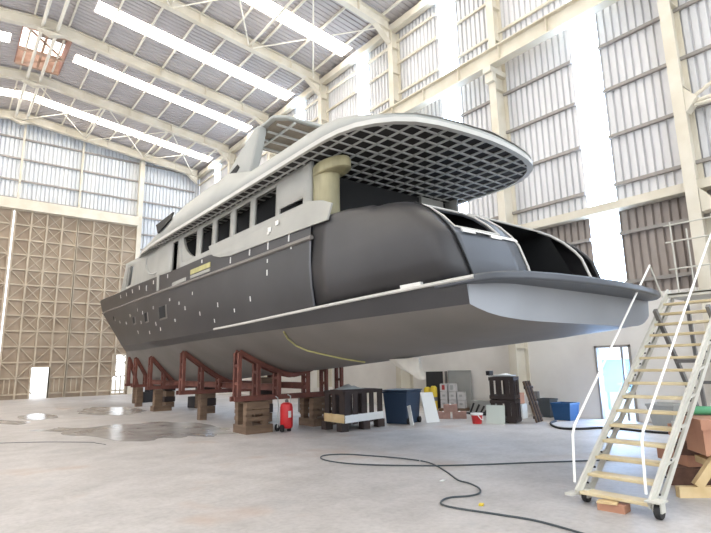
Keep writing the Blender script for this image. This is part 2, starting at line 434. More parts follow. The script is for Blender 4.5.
h = MB(); h.box(XL, 9.85, YB-.75, YB-.15, 11.98, 12.06).box(XL, 9.85, YB-.75, YB-.68, 11.5, 11.98).box(XL, 9.85, YB-.75, YB-.15, 11.42, 11.5)
tag(h.build('door_header', M['cream']), 'cream header beam above the big brown hangar door', 'beam')
tag(MB().box(2.72, 2.84, YB-.24, YB-.12, 12.06, zbot(2.8)+.1).build('gable_post', M['cream']), 'slim cream post on the far gable below the ridge', 'post', 'gable posts')
tag(MB().box(6.13, 6.25, YB-.24, YB-.12, 12.06, zbot(6.2)+.1).build('gable_post', M['cream']), 'slim cream post on the far gable between ridge post and thick post', 'post', 'gable posts')
tag(MB().box(9.86, 10.16, YB-.5, YB-.12, 0, zbot(10)+.1).build('gable_post', M['cream']), 'thick cream post at the right edge of the big brown door', 'post', 'gable posts')

# roof bracing: struts along the roof and crossed rods in two bays
def brace(p, q_, r, label):
    tag(MB().tube([p, q_], r, 8).build('roof_brace', M['cream_light']), label, 'brace', 'roof braces')
XN = [2.5, 6.2, 9.95, 13.55]
for bay, (y0, y1, nm) in enumerate([(14.9, 20.03, 'bay above the yacht roof arch'), (31.12, 36.38, 'bay nearest the far wall')]):
    for k in range(3):
        a, b = XN[k], XN[k+1]
        za, zb = zbot(a)+.1, zbot(b)+.1
        pn = ['beside the ridge','mid-slope','beside the right eave'][k]
        brace((a+.1,y0,za), (b-.1,y1,zb), .035, 'crossed roof rod descending away, %s, %s' % (pn, nm))
        brace((b-.1,y0,zb-.07), (a+.1,y1,za-.07), .03, 'crossed roof rod rising away, %s, %s' % (pn, nm))
    for k, x in enumerate((6.2, 9.95)):
        brace((x,y0-.1,zbot(x)+.2), (x,y1+.1,zbot(x)+.2), .06, 'straight roof strut, %s, %s' % (['upper one','lower one'][k], nm))
for i in range(1, len(FY)-1):
    for k, x in enumerate((2.15, 2.75)):
        brace((x,FY[i]+.02,zbot(x)+.15), (x,FY[i+1]-.02,zbot(x)+.15), .075, '%s ridge strut of a pair, %s bay from the camera end' % (['left','right'][k], ords[i-1]))
for k, yy in enumerate((20.15, 14.78)):
    tag(MB().tube([(14.1,yy+.1,15.2),(14.1,yy+4.8,15.2)], .04).build('wall_strut', M['cream_light']), 'thin horizontal tube near the top of the right wall, %s column' % ['beyond the fourth','beyond the third'][k], 'brace')
# bracket and tie tubes on the nearest column
tag(MB().prism([(13.78,4.11,7.55),(13.78,3.85,7.85),(13.78,4.11,8.2)], (.3,0,0)).tube([(13.95,3.95,7.95),(13.95,.2,9.6)], .05).tube([(13.95,3.95,7.8),(13.95,.2,7.9)], .05).tube([(13.9,3.95,7.7),(13.9,.2,7.35)], .05)
    .build('column_bracing', M['cream']), 'bracket with bracing tubes on the nearest column at the right edge', 'brace')
tag(MB().box(13.85, 14.05, -.5, 4.1, 5.05, 5.35).prism([(13.8,4.11,5.0),(13.8,3.7,5.05),(13.8,4.11,5.6)], (.3,0,0)).bar((13.95,3.9,5.1),(13.95,2.4,4.2),.1,.1)
    .build('walkway_bracket', M['cream']), 'cream bracket beam leaving the nearest column to the right', 'bracket')

# torn ridge opening
v = thing('roof_vent', 'ragged open ridge vent with rusty frame and pale sheets in the roof', 'roof vent', (2.55, 28.5, 18.2))
x0, x1, y0, y1 = VENT
zt = zroof(2.5)+.75
for xx in (x0-.05, x1): MB().box(xx, xx+.05, y0, y1, zroof(x0)-.05, zt).build('side_sheet', M['boxp'], v)
for yy in (y0-.04, y1): MB().box(x0, x1, yy, yy+.04, zroof(x0)-.1, zt).build('end_sheet', M['super'] if yy < 30 else M['rustpale'], v)
MB().box(x0, x1, y0+2.3, y1, zt, zt+.02).build('cover_sheet', M['ventcover'], v)
MB().box(x0, XRIDGE-.1, y0, y0+2.2, zt, zt+.02).build('cover_sheet', M['ventcover'], v)
MB().box(XRIDGE-.1, x1, y0, y0+2.2, zt, zt+.02).build('cover_sheet', M['super'], v)
fr = MB()
for yy in (y0+.1, y0+2.25, y1-.1): fr.box(x0, x1, yy-.06, yy+.06, zroof(x0)-.12, zroof(x0)+.02)
fr.bar((x0,y0,zroof(x0)-.05),(x1,y0+2.2,zroof(x1)-.05),.07,.07).bar((x1,y0+2.2,zroof(x1)-.05),(x0,y1,zroof(x0)-.05),.07,.07).box(2.45,2.55,y0,y1,zroof(2.5)-.2,zroof(2.5)-.08)
fr.build('frame', M['rustpale'], v)

# big sliding door: three leaves of framed brown sheet
def leaf(n, x0, x1, cols, y, label, openings=(), lattice=False):
    zt_ = 11.42
    root = bpy.data.objects.new('door_%d' % n, None); C.objects.link(root); root.location = (x0, y, 0)
    struct(root, label, 'door')
    sh = MB(); zs = [0.0, .28] + [.28+.93*k for k in range(1, 13)]; zs[-1] = zt_
    xs = [x0+(x1-x0)*k/cols for k in range(cols+1)]
    def isopen(xa, xb, za, zb): return any(xa >= o[0]-.02 and xb <= o[1]+.02 and za >= o[2]-.02 and zb <= o[3]+.02 for o in openings)
    xx = sorted(set(xs + [o[k] for o in openings for k in (0,1)])); zz = sorted(set(zs + [o[3] for o in openings]))
    for a, b in zip(xx[:-1], xx[1:]):
        for c, d in zip(zz[:-1], zz[1:]):
            if not isopen(a, b, c, d): sh.box(a, b, y+.02, y+.05, c, d)
    sh.build('sheet', M['door'], root)
    def clear(x, z): return any(o[0]+.03 < x < o[1]-.03 and z < o[3]-.02 for o in openings)
    fr = MB()
    for x in xs:
        zb = max([0]+[o[3] for o in openings if o[0]+.03 < x < o[1]-.03])
        fr.box(x-.05, x+.05, y-.14, y+.02, zb, zt_)
    for z in zs[1:]:
        for a, b in zip(xx[:-1], xx[1:]):
            if not clear((a+b)/2, z): fr.box(a, b, y-.1, y+.02, z-.045, z+.045)
    for o in openings:
        fr.box(o[0]-.04, o[0]+.04, y-.14, y+.02, 0, o[3]); fr.box(o[1]-.04, o[1]+.04, y-.14, y+.02, 0, o[3]); fr.box(o[0], o[1], y-.12, y+.02, o[3]-.04, o[3]+.05)
    for a, b in zip(xs[:-1], xs[1:]):                       # short studs in the bottom row
        for k in (1,2):
            x = a+(b-a)*k/3
            if not clear(x, .1): fr.box(x-.025, x+.025, y-.1, y+.02, .28, 1.2) if a in (xs[0], xs[-2]) else None
    if lattice:
        for o in openings:
            for z in (.28, 1.2, 2.1): fr.box(o[0], o[1], y-.1, y-.02, z-.04, z+.04)
            for k in (1,2): fr.box(o[0]+(o[1]-o[0])*k/3-.03, o[0]+(o[1]-o[0])*k/3+.03, y-.1, y-.02, .05, 1.2)
            fr.bar((o[0],y-.05,1.2),(o[1],y-.05,2.1),.05,.06,up=(0,1,0))
            fr.bar((o[0],y-.05,2.1),(o[1],y-.05,2.6),.05,.06,up=(0,1,0))
            fr.box(o[0], o[0]+.25, y-.02, y+.03, 1.2, 2.6); fr.box(o[0], o[1], y-.08, y+.02, 0, .1)
    fr.build('frame', M['door_fr'], root)
    br = MB()
    for i in range(cols):
        for k in range(1, len(zs)-1):
            a, b, c, d = xs[i], xs[i+1], zs[k], zs[k+1]
            if clear((a+b)/2, (c+d)/2) or (k == 1 and i in (0, cols-1)): continue
            if (i+k) % 2: br.bar((a,y-.04,c),(b,y-.04,d),.05,.06,up=(0,1,0))
            else: br.bar((a,y-.04,d),(b,y-.04,c),.05,.06,up=(0,1,0))
            if i in (1,2) and k > 4:
                if (i+k) % 2: br.bar((a,y-.03,d),(b,y-.03,c),.05,.06,up=(0,1,0))
                else: br.bar((a,y-.03,c),(b,y-.03,d),.05,.06,up=(0,1,0))
    br.build('brace', M['door_fr'], root)
leaf(1, -7.2, -2.3, 5, YB-.5, 'far left leaf of the tall brown hangar door, mostly outside the frame')
leaf(2, -2.3, 2.56, 5, YB-.34, 'brown braced hangar door leaf left of the bright slit')
leaf(3, 2.74, 6.15, 4, YB-.34, 'brown braced hangar door leaf with the glowing person-sized opening', openings=((4.3,5.28,0,1.86),))
leaf(4, 6.2, 9.9, 4, YB-.34, 'brown braced hangar door leaf nearest the bow of the yacht', openings=((8.85,9.7,0,2.6),), lattice=True)

# personnel door in the right wall
d5 = bpy.data.objects.new('door_5', None); C.objects.link(d5); d5.location = (XR, (D0+D1)/2, 0)
struct(d5, 'glazed side door in the white wall behind the stairs, glowing with daylight', 'door')
MB().box(XR-.04, XR+.12, D0, D0+.06, 0, DH).box(XR-.04, XR+.12, D1-.06, D1, 0, DH).box(XR-.04, XR+.12, D0, D1, DH-.06, DH).build('frame', M['girt'], d5)
MB().box(XR+.02, XR+.08, 6.62, 6.67, 0, DH-.06).build('mullion', M['girt'], d5)
MB().box(XR+.045, XR+.05, D0+.06, D1-.06, 0.02, DH-.06).build('pane', M['glass'], d5)
MB().tube([(XR-.03,6.70,.95),(XR-.08,6.70,.95),(XR-.08,6.80,.95)], .012).build('handle', M['chrome'], d5)
tag(MB().box(17.2, 17.3, 7.6, 8.6, .55, 1.6).box(17.22,17.28,7.65,7.72,0,.55).box(17.22,17.28,8.48,8.55,0,.55).build('tarpaulin_screen', M['tarp']), 'pale blue screen standing outdoors beyond the glazed side door', 'screen')

# ------------------------------------------------------------------ the yacht (local axes: x = starboard, y = forward, z = up)
Y = thing('motor_yacht', 'unfinished grey motor yacht with dark topsides standing on steel cradles', 'yacht', (7.4, 4.0, 0), -math.radians(.5))
U0 = -.1
KEEL = [(-.1,2.12),(1,1.97),(2.5,1.83),(4,1.7),(6.4,1.52),(8.4,1.42),(12,1.2),(16,1.0),(20,.88),(24,.83)]
PW = [(-.1,9.),(1,5.),(2.5,2.8),(5,1.8),(8.4,1.35),(14,1.15),(25,.95)]
B4 = [(-.1,2.2),(4,2.14),(7,2.08),(9.7,1.98),(13.2,1.66),(17,1.3),(20.5,.88),(23,.45),(25.1,0)]; Z4 = [(-.1,2.33),(17,2.36),(20.5,2.41),(25.1,2.5)]
B5 = [(-.1,2.24),(8,2.2),(12,2.06),(17,1.55),(21,1.02),(24,.5),(26,0)]; Z5 = [(-.1,2.64),(2,2.62),(8,2.52),(12,2.5),(17,2.6),(21,2.7),(26,2.85)]
B6 = [(0,2.32),(10,2.3),(14,2.13),(16.3,1.92),(21,1.43),(26,.82),(29,.38),(31.1,0)]; Z6 = [(0,3.9),(9,3.94),(14,4.06),(16.3,4.17),(21,4.4),(26,4.72),(31.1,5.05)]
B7 = [(0,2.3),(10,2.3),(13,2.2),(16,2.02),(21.3,1.52),(26,.95),(29.5,.45),(32.1,0)]; Z7 = [(3.6,4.13),(6,4.2),(7.6,4.26),(8.4,4.46),(10.6,4.48),(13,4.58),(16,4.74),(21.3,5.04),(26,5.42),(32.1,5.95)]
END = [24.0, 25.1, 26.0, 31.1, 32.1]      # stem position of keel, waterline, knuckle, guard, bulwark top
def row(kind, s, u0):
    """kind 0..1 keel->waterline, 1..2 ->knuckle, 2..3 ->guard, 3..4 ->bulwark"""
    i = min(int(kind), 3); t = kind-i
    def pt(j):
        u = u0 + s*(END[j]-u0)
        if j == 0: return (u, 0., interp(KEEL,u))
        B, Z = [None,(B4,Z4),(B5,Z5),(B6,Z6),(B7,Z7)][j]
        return (u, interp(B[:] if j != 1 else B4, u), interp(Z,u))
    a, b = pt(i), pt(i+1)
    if i == 0:
        p = interp(PW, a[0]); u = a[0] + (b[0]-a[0])*t
        return (u, b[1]*t, a[2] + (b[2]-a[2])*t**p)
    bulge = .05*math.sin(PI*t)*(1-s**3) if i == 2 else 0
    return (a[0]+(b[0]-a[0])*t, a[1]+(b[1]-a[1])*t + bulge, a[2]+(b[2]-a[2])*t)
def bottom_z(u, v):
    """hull underside height at a station"""
    s = (u-U0)/(END[1]-U0); v = abs(v); last = row(0, s, U0)
    for k in range(1, 41):
        c = row(k/40, s, U0)
        if c[1] >= v:
            t = (v-last[1])/max(1e-6, c[1]-last[1]); return last[2]+(c[2]-last[2])*t
        last = c
    return last[2]
def ss(n, a=0.): return [a+(1-a)*(i/n) for i in range(n+1)]
def stern_u(v):
    v = abs(v); return U0 + (.3*min(1.,((v-1.6)/.6))**2 if v > 1.6 else 0)
def hullgrid(kinds, u0, n=70):
    rows = []
    S_ = [i/n for i in range(n+1)]
    for side in (-1, 1):
        rr = []
        for k in kinds:
            ua = u0
            if u0 < 0 and side < 0: ua = stern_u(row(k, 0, u0)[1])          # the stern face curves forward at its corners
            rr.append([(side*q[1], q[0], q[2]) for q in (row(k, s, ua) for s in S_)])
        rows.append(rr)
    return rows
# bottom, grey primer
g = MB()
for rr in hullgrid([0,.12,.25,.4,.55,.7,.82,.92,.97,1.0], U0): g.grid(rr)
bottom = g.build('hull_bottom', M['primer'], Y, smooth=True, world=False)
tag(bottom, 'grey primed hull bottom')
# dark band below the knuckle, then the topsides from the seam forward
g = MB()
for rr in hullgrid([1.0,1.33,1.66,2.0], U0): g.grid(rr)
SEAM = 3.72
for rr in hullgrid([2.0,2.2,2.4,2.6,2.8,3.0,3.35,3.7,4.0], SEAM): g.grid(rr)
hull = g.build('hull', M['darkhull'], Y, smooth=True, world=False, angle=30); tag(hull, 'charcoal faired topsides with white filler chips')
# aft quarters and transom
def quarter_row(z, b, ut, rc=.32, n=5):
    wf = lambda u: b+(2.29-b)*max(0,min(1,(u-1.5)/1.3))*.9 if b < 2.29 and z > 3.5 else b
    pts = [(SEAM,-wf(SEAM)), (3.2,-wf(3.2)), (2.7,-wf(2.7)), (2.2,-wf(2.2))]
    if ut+rc < 1.7: pts.append((1.75,-b))
    else: pts.append(((2.2+ut+rc)/2,-b))
    for k in range(n+1):
        a = PI/2*k/n; pts.append((ut+rc-rc*math.sin(a), -b+rc-rc*math.cos(a)))
    for vv in (-1.88,-1.5,-1.2,-.92,-.6,0,.5,1.0,1.5): pts.append((ut-.05*(1-(vv/2)**2), max(-b+rc+.01, vv)))
    for k in range(n+1):
        a = PI/2*(1-k/n); pts.append((ut+rc-rc*math.sin(a), b-rc+rc*math.cos(a)))
    pts += [((2.2+ut+rc)/2 if ut+rc >= 1.7 else 1.75, b), (2.2,wf(2.2)), (2.7,wf(2.7)), (3.2,wf(3.2)), (SEAM,wf(SEAM))]
    lift = lambda u: .07*max(0,min(1,(u-1.9)/1.2))*max(0,(z-3.6)/.57)
    return [(p[1]*(1 if p[1] < 0 else .86+.065*max(0,min(1,(p[0]-1.5)/2))), p[0], z+lift(p[0])) for p in pts]
QZ = [(2.62,2.2,.33),(3.0,2.28,.42),(3.35,2.32,.55),(3.5,2.31,.66),(3.7,2.29,.86),(3.88,2.24,1.1),(4.0,2.17,1.32),(4.09,2.1,1.5),(4.15,2.0,1.68),(4.17,1.85,1.8)]
qr = [quarter_row(*t) for t in QZ]
K = len(qr[0]); c0 = 5+6                # first transom column (v=-1.82)
def vcol(k): return (qr[0][k][0]+qr[0][k+1][0])/2
def skipq(i, k):
    mid = vcol(k)
    if c0-1 < k < c0+9:
        if -.6 < mid < 1.5 and i <= 6: return True          # stair opening
        if -1.9 < mid < -.9 and 3 <= i <= 5: return True    # hatch
    return False
for half in (0, 1):
    g = MB(); g.grid(qr, skip=lambda i, k: skipq(i, k) or c0-1 <= k < c0+9 or (k > c0+4) == (half == 0))
    g.build('quarter', M['darkhull'], Y, smooth=True, world=False, solid=.05)
g = MB(); g.grid(qr, skip=lambda i, k: skipq(i, k) or not (c0-1 <= k < c0+9))
trans = g.build('transom', M['bluehull'], Y, smooth=True, world=False, solid=.05); tag(trans, 'sloping transom with its reflection painted slate grey, a hatch and a stair opening')  # reflected light painted in: lighter and bluer than the charcoal quarters
# pale rims of the openings and white filler
def along(pts, r, n=6): return MB().tube(pts, r, n)
edge = [(qr[i][c0+4][0]-.0, qr[i][c0+4][1]-.01, qr[i][c0+4][2]) for i in range(8)]
r1 = MB().tube(edge, .018); edge2 = [(qr[i][c0+8][0], qr[i][c0+8][1]-.01, qr[i][c0+8][2]) for i in range(8)]
r1.tube(edge2, .025); top = [(qr[7][k][0], qr[7][k][1]-.01, qr[7][k][2]) for k in range(c0+4, c0+9)]; r1.tube(top, .02)
r1.build('opening_rim', M['fascia'], trans, world=False)
r2 = MB(); lo = [qr[3][k] for k in range(c0, c0+4)]; hi = [qr[6][k] for k in range(c0, c0+4)]
lp_ = lo + [qr[i][c0+3] for i in range(4,7)] + hi[::-1][1:] + [qr[i][c0] for i in (5,4)]
r2.tube([(p[0],p[1]-.008,p[2]) for p in lp_], .018, 6, closed=True); r2.build('hatch_rim', M['fascia'], trans, world=False)
sm = MB().tube([(qr[i][c0-1][0]-.01, qr[i][c0-1][1]-.012, qr[i][c0-1][2]) for i in range(9)], .014, 6); sm.build('panel_seam', M['void'], trans, world=False)
fl = MB()
for (va, vb, dz) in ((-1.82,-1.55,.06),(-1.55,-1.2,.03),(-1.2,-.95,.07),(-.95,-.55,.05)):
    fl.prism([(va,.60,3.47),(vb,.60,3.47),(vb,.565,3.47-dz),(va,.565,3.47-dz)], (0,-.03,0))
fl.build('filler_patch', M['putty'], trans, world=False)
# black boxes paint in the shade behind the openings
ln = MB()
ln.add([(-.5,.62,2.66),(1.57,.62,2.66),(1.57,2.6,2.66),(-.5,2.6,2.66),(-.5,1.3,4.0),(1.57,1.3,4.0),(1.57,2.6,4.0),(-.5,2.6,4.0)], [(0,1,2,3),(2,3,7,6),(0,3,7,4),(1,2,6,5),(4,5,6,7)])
ln.build('stairwell_shade_box', M['void'], Y, world=False)
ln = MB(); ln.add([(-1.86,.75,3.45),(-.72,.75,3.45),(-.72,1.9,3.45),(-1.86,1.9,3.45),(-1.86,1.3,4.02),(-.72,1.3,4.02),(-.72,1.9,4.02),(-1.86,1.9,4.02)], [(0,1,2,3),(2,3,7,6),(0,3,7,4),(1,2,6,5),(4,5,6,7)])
ln.build('locker_shade_box', M['void'], Y, world=False)
MB().box(-2.15, 2.15, 2.55, 4.4, 3.35, 3.4).box(-1.85, 1.85, 1.95, 2.65, 4.08, 4.12).build('aft_deck', M['dark'], Y, world=False)
# stern face below the swim platform
S0 = []; S1 = []
for k in (0,.12,.25,.4,.55,.7,.76,.82,.87,.92,.97,1.0,1.33,1.66,2.0):
    b_ = row(k, 0, U0)[1]; q = row(k, 0, stern_u(b_)); S0.append((q[1], stern_u(b_), q[2])); S1.append(row(k, 0, U0))
st = MB(); topz = 2.6
lowr = [(-q[0], q[1], q[2]) for q in S0[::-1]] + [(q[1], q[0]-.003, q[2]) for q in S1[1:]]
rows = [[(p[0]*(1-.0*t), p[1]-.05*t*(1-min(1,abs(p[0])/2.2)**4), p[2]+(topz-p[2])*t if p[2] < topz else p[2]) for p in lowr] for t in (0,.25,.5,.75,1)]
st.grid(rows); tag(st.build('stern_face', M['panelgrey'], Y, world=False, smooth=True), 'panel under the swim platform, daylight painted in as pale grey')  # daylight on this aft-facing panel is painted into its paler grey
ol = [(2.26,.75),(2.27,.3),(2.27,-.02),(2.22,-.2),(2.1,-.33),(1.85,-.47),(1.35,-.58),(.75,-.65),(0,-.68)]
ol = ol + [(-a, b) for a, b in ol[::-1][1:]]
MB().prism([(a, b, 2.585) for a, b in ol], (0,0,.105)).build('swim_platform', M['slate'], Y, world=False, bevel=.025, smooth=True)
# knuckle rail, guard rail
q = MB()
for sd in (-1,1):
    pts = [(sd*(interp(B5,u)+.03), u, interp(Z5,u)+.02) for u in [8.25-k*.41 for k in range(21)]]
    MB().tube(pts, .028, 6).build('rub_rail', M['fascia'], hull, world=False, smooth=True)
q = MB()
for sd in (-1,1):
    us = [3.66+(31.05-3.66)*k/60 for k in range(61)]
    MB().tube([(sd*(interp(B6,u)+.01), u, interp(Z6,u)) for u in us], .045, 6).build('guard_rail', M['primer'], hull, world=False, smooth=True)
# details fixed on the topsides (port side visible)
def side_v(u, z):
    z6 = interp(Z6,u); z5 = interp(Z5,u); z7 = interp(Z7,max(u,3.6))
    if z > z6: return interp(B6,u)+(interp(B7,u)-interp(B6,u))*min(1,(z-z6)/max(.05,z7-z6))
    t = max(0,(z-z5)/(z6-z5)); return interp(B5,u)+(interp(B6,u)-interp(B5,u))*t + .05*math.sin(PI*t)
def chip(mb, u, z, w, hgt, proud=.012):
    v0, v1 = side_v(u-w/2, z), side_v(u+w/2, z); va, vb = side_v(u-w/2, z+hgt), side_v(u+w/2, z+hgt)
    mb.add([(-v0-proud,u-w/2,z),(-v1-proud,u+w/2,z),(-vb-proud,u+w/2,z+hgt),(-va-proud,u-w/2,z+hgt),(-v0+.06,u-w/2,z),(-v1+.06,u+w/2,z),(-vb+.06,u+w/2,z+hgt),(-va+.06,u-w/2,z+hgt)],
           [(0,1,2,3),(4,7,6,5),(0,4,5,1),(1,5,6,2),(2,6,7,3),(3,7,4,0)])
for u, z, hh in ((7.9,3.05,.13),(6.15,3.0,.13),(5.35,3.45,.14),(5.35,3.72,.09),(4.4,3.83,.09),(7.0,2.84,.1),(9.1,2.95,.12),(8.2,2.7,.1),(10.2,3.2,.12),(11.2,2.95,.1),(10.7,3.4,.1),(9.6,3.55,.1),
                 (13.4,3.0,.14),(13.6,3.55,.13),(15.4,3.55,.14),(15.9,3.25,.12),(16.4,3.75,.13),(18.2,3.7,.14),(19.5,3.5,.14),(14.6,2.8,.12),(12.9,2.8,.12),(16.9,2.95,.13),(21.5,3.7,.14),(23.2,3.95,.15),(11.6,3.6,.1)):
    ch = MB(); chip(ch, u, z, .026, hh*.85); ch.build('filler_chip', M['putty'], hull, world=False)
for u, z, hh in ((7.2,4.02,.16),(6.2,4.03,.16),(5.35,4.0,.2),(4.5,4.0,.16),(9.0,4.33,.1),(11.9,4.35,.13),(13.6,4.4,.13),(14.6,4.3,.2),(15.8,4.5,.16),(17.2,4.55,.16),(18.6,4.6,.16),(20.2,4.7,.16)):
    ch = MB(); chip(ch, u, z, .034, hh*.9, .015); ch.build('filler_chip', M['putty'], hull, world=False)
s_ = MB(); chip(s_, 1.2, 2.66, .42, .06, .02); s_.build('filler_patch', M['putty'], hull, world=False)
MB().grid([[(-side_v(3.72,z)-.006, 3.72-.03, z) for z in (2.66,3,3.4,3.85)],[(-side_v(3.72,z)-.006, 3.72+.03, z) for z in (2.66,3,3.4,3.85)]]).build('weld_seam', M['bluehull'], hull, world=False, solid=.01)
y_ = MB(); chip(y_, 9.1, 4.13, 1.36, .13, .02); tag(y_.build('hawse_cover', M['yellow'], hull, world=False), 'yellow taped strip in the bulwark')
y_ = MB(); chip(y_, 9.1, 4.02, 1.36, .08, .02); chip(y_, 10.75, 4.02, 1.2, .1, .02); y_.build('bulwark_patch', M['super'], hull, world=False)
y_ = MB(); chip(y_, 13.0, 4.1, .26, .5, .02); y_.build('bulwark_post', M['super'], hull, world=False)
for k, (u, z, w, hh) in enumerate(((12.4,3.12,.85,.42),(14.75,3.2,.55,.34),(17.3,3.33,.55,.28),(23.8,4.0,.5,.2))):
    p = MB(); v0 = side_v(u, z)
    for (pr, mt, nm, sc) in ((.02,'superblue','porthole',1.0),):
        chip(p, u, z, w, hh, .012)
    po = p.build('porthole', M['primer'], hull, world=False)
    p = MB(); chip(p, u+.05, z+.05, w*.85, hh*.86, .02); p.build('porthole_hole', M['void'], po, world=False)
# yellowish hose hanging over the bottom
hp = [(-interp(B4,u)*t-.02, u, row(t,(u-U0)/(END[1]-U0),U0)[2]-.03) for u, t in ((4.3,1.0),(4.5,.9),(4.6,.78),(4.4,.62),(4.2,.5),(3.9,.38))]
# ---- deckhouse
def sheer(u): return .5*max(0,(u-8)/10)**2
CZ = [4.4, 4.68, 4.86, 5.1, 5.42, 5.58]
ucols = [3.95,4.22,5.16,5.32,6.32,6.54,7.37,7.63,8.51,8.76,9.54,9.86,10.4,10.97,11.4,11.9,12.4,13.0]
def house_row(z):
    t = (z-4.4)/(5.58-4.4); bb = 2.17-.03*t; uf = 22.3-1.6*t; us = 13.0
    pts = [(-bb,u,z+sheer(u)*t) for u in ucols]
    for k in range(1, 15):
        a = PI/2*k/14; u = us+(uf-us)*math.sin(a)
        pts.append((-min(bb*math.cos(a)**.4, interp(B7,u)-.13) if k < 14 else 0., u, z+sheer(u)*t*.9))
    return pts + [(-p[0], p[1], p[2]) for p in pts[::-1][1:]]
hr = [house_row(z) for z in CZ]
KH = len(hr[0]); nu = len(ucols)
holes = {('w',5.35,6.28),('w',6.58,7.33),('w',7.67,8.47),('w',8.8,9.5)}
def skiph(i, k):
    kk = k if k < nu-1 else (KH-2-k if KH-2-k < nu-1 else None)
    if kk is None:
        j = k-(nu-1) if k < KH//2 else KH-2-k-(nu-1)
        return j in (6,7) and i in (2,3)
    ua, ub = ucols[kk], ucols[kk+1]
    if (ua,ub) in ((5.32,6.32),(6.54,7.37),(7.63,8.51),(8.76,9.54),(9.86,10.4),(10.4,10.97)): return 1 <= i <= 3
    if (ua,ub) == (11.4,11.9): return i <= 3
    if (ua,ub) == (4.22,5.16): return i == 1
    return False
g = MB(); g.grid(hr, skip=skiph); house = g.build('deckhouse', M['super'], Y, world=False, solid=.07, smooth=True, angle=30); tag(house, 'light grey deckhouse with unglazed window openings')
# rounded lower corner of the first window, mullion of the wheelhouse window
for sd in (-1,1):
    q = MB(); pl = [(10.97,4.68),(9.86,4.68),(10.1,4.72),(10.4,4.85),(10.65,5.02),(10.82,5.2),(10.9,5.42),(10.97,5.42)]
    q.prism([(sd*2.155,a,b) for a,b in pl], (-sd*.07,0,0)); q.build('window_corner', M['super'], house, world=False)
    q = MB(); a = hr[2][nu-1+7 if sd < 0 else KH-1-(nu-1+7)]; b = hr[4][nu-1+7 if sd < 0 else KH-1-(nu-1+7)]
    q.bar(a, b, .1, .06, up=(1,0,0)); q.build('window_mullion', M['super'], house, world=False)
    # sill strip sweeping below the windows, outside the dark bulwark
    q = MB()
    lowc = [(3.15,4.12),(3.6,4.13),(5,4.16),(6.1,4.18),(7.2,4.2),(7.8,4.27),(8.2,4.38),(8.42,4.52),(8.5,4.68)]
    q.prism([(sd*2.3,a,b) for a,b in lowc] + [(sd*2.17,8.4,4.7),(sd*2.17,3.95,4.7),(sd*2.17,3.5,4.6),(sd*2.2,3.15,4.45)], (sd*.035,0,0))
    q.build('sill_strip', M['super'], house, world=False)
    q = MB()
    for u in (5.35,5.3,4.4): pass
    q.obox((sd*2.31,5.3,4.42),(.012,.1,.1),.2).obox((sd*2.3,5.0,4.5),(.012,.12,.09)).obox((sd*2.33,5.32,4.34),(.012,.08,.05))
    q.build('filler_patch', M['putty'], house, world=False)
def house_v(u):
    return min(interp(B7,u)-.13, 2.15*max(0.,1-((u-13)/8.4)**2)**.2) if u > 13 else 2.16
for sd in (-1,1):
    MB().tube([(sd*(house_v(u)+.01),u,z) for u,z in ((15.3,5.65),(15.35,5.4),(15.2,5.15),(14.8,4.95),(14.2,4.84),(13.4,4.8))], .035, 6).build('curved_trim', M['superblue'], house, world=False, smooth=True)
# curved fibreglass corner pillar with its cap
pil = MB().lathe([(1,4.1),(1,5.25)], (-1.9,3.8,0), 28, .22, .34).build('corner_pillar', M['fibre'], Y, world=False, smooth=True); tag(pil, 'yellowish raw fibreglass corner pillar')
MB().lathe([(.93,5.2),(1,5.22),(1,5.38),(.93,5.42)], (-1.9,3.62,0), 28, .26,.54).build('pillar_cap', M['fibre'], pil, world=False, smooth=True)
MB().box(-2.15,-1.98,4.02,4.24,4.5,5.5).build('door_post', M['super'], Y, world=False)
MB().box(1.15,1.9,4.22,4.4,3.4,5.5).build('corner_pillar', M['super'], Y, world=False)
# black box paints in the saloon shade behind the windows, aft bulkhead
MB().box(-1.75, 1.75, 4.6, 15.8, 4.35, 5.5).build('saloon_shade_box', M['void'], Y, world=False)
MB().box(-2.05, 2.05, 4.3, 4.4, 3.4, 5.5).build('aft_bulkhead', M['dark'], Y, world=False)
MB().box(-1.95, 1.95, 4.4, 13, 4.3, 4.36).build('side_deck', M['super'], Y, world=False)
# ---- roof with its lattice of ribs
RO = [(20.0,0),(19.8,.5),(19.3,.95),(18.5,1.35),(17.2,1.75),(15.6,2.1),(13.8,2.33),(12,2.45),(10.5,2.5),(9,2.52),(7.5,2.52),(6,2.52),(4.5,2.52),(3.6,2.52),(3.0,2.51),(2.6,2.47),(2.25,2.37),(1.95,2.2),(1.7,1.98),(1.5,1.68),(1.38,1.3),(1.3,.8),(1.26,.35),(1.25,0)]
def roof_half(u):
    pts = sorted(RO, key=lambda p: p[0])
    for (a, va), (b, vb) in zip(pts[:-1], pts[1:]):
        if a <= u <= b: return va+(vb-va)*(u-a)/(b-a)
    return 0
outl = [(-v, u) for u, v in RO] + [(v, u) for u, v in RO[::-1][1:-1]]
outl = [(a if a < 0 else a*.955, b) for a, b in outl]
ring = [[], [], [], []]
for a, b in outl:
    for r_, (sc, z) in zip(ring, ((.972,5.5),(1,5.5),(1.0,5.585),(.972,5.63))): r_.append((a*sc, 9+(b-9)*(1-(1-sc)*.5), z+sheer(b)))
g = MB(); g.grid(ring + [ring[0]], closed=True)
xs_ = sorted({round(b,3) for a, b in outl})
def rh(u): return roof_half(u)
us_ = [1.25+.02]+[1.3+.05*i for i in range(12)]+[2+.5*i for i in range(35)]+[19.3,19.6,19.85,19.99]
g.grid([[(-rh(u)*.98, u, 5.66+sheer(u)), (0,u,5.7+sheer(u)), (rh(u)*.98*.955, u, 5.66+sheer(u))] for u in us_])
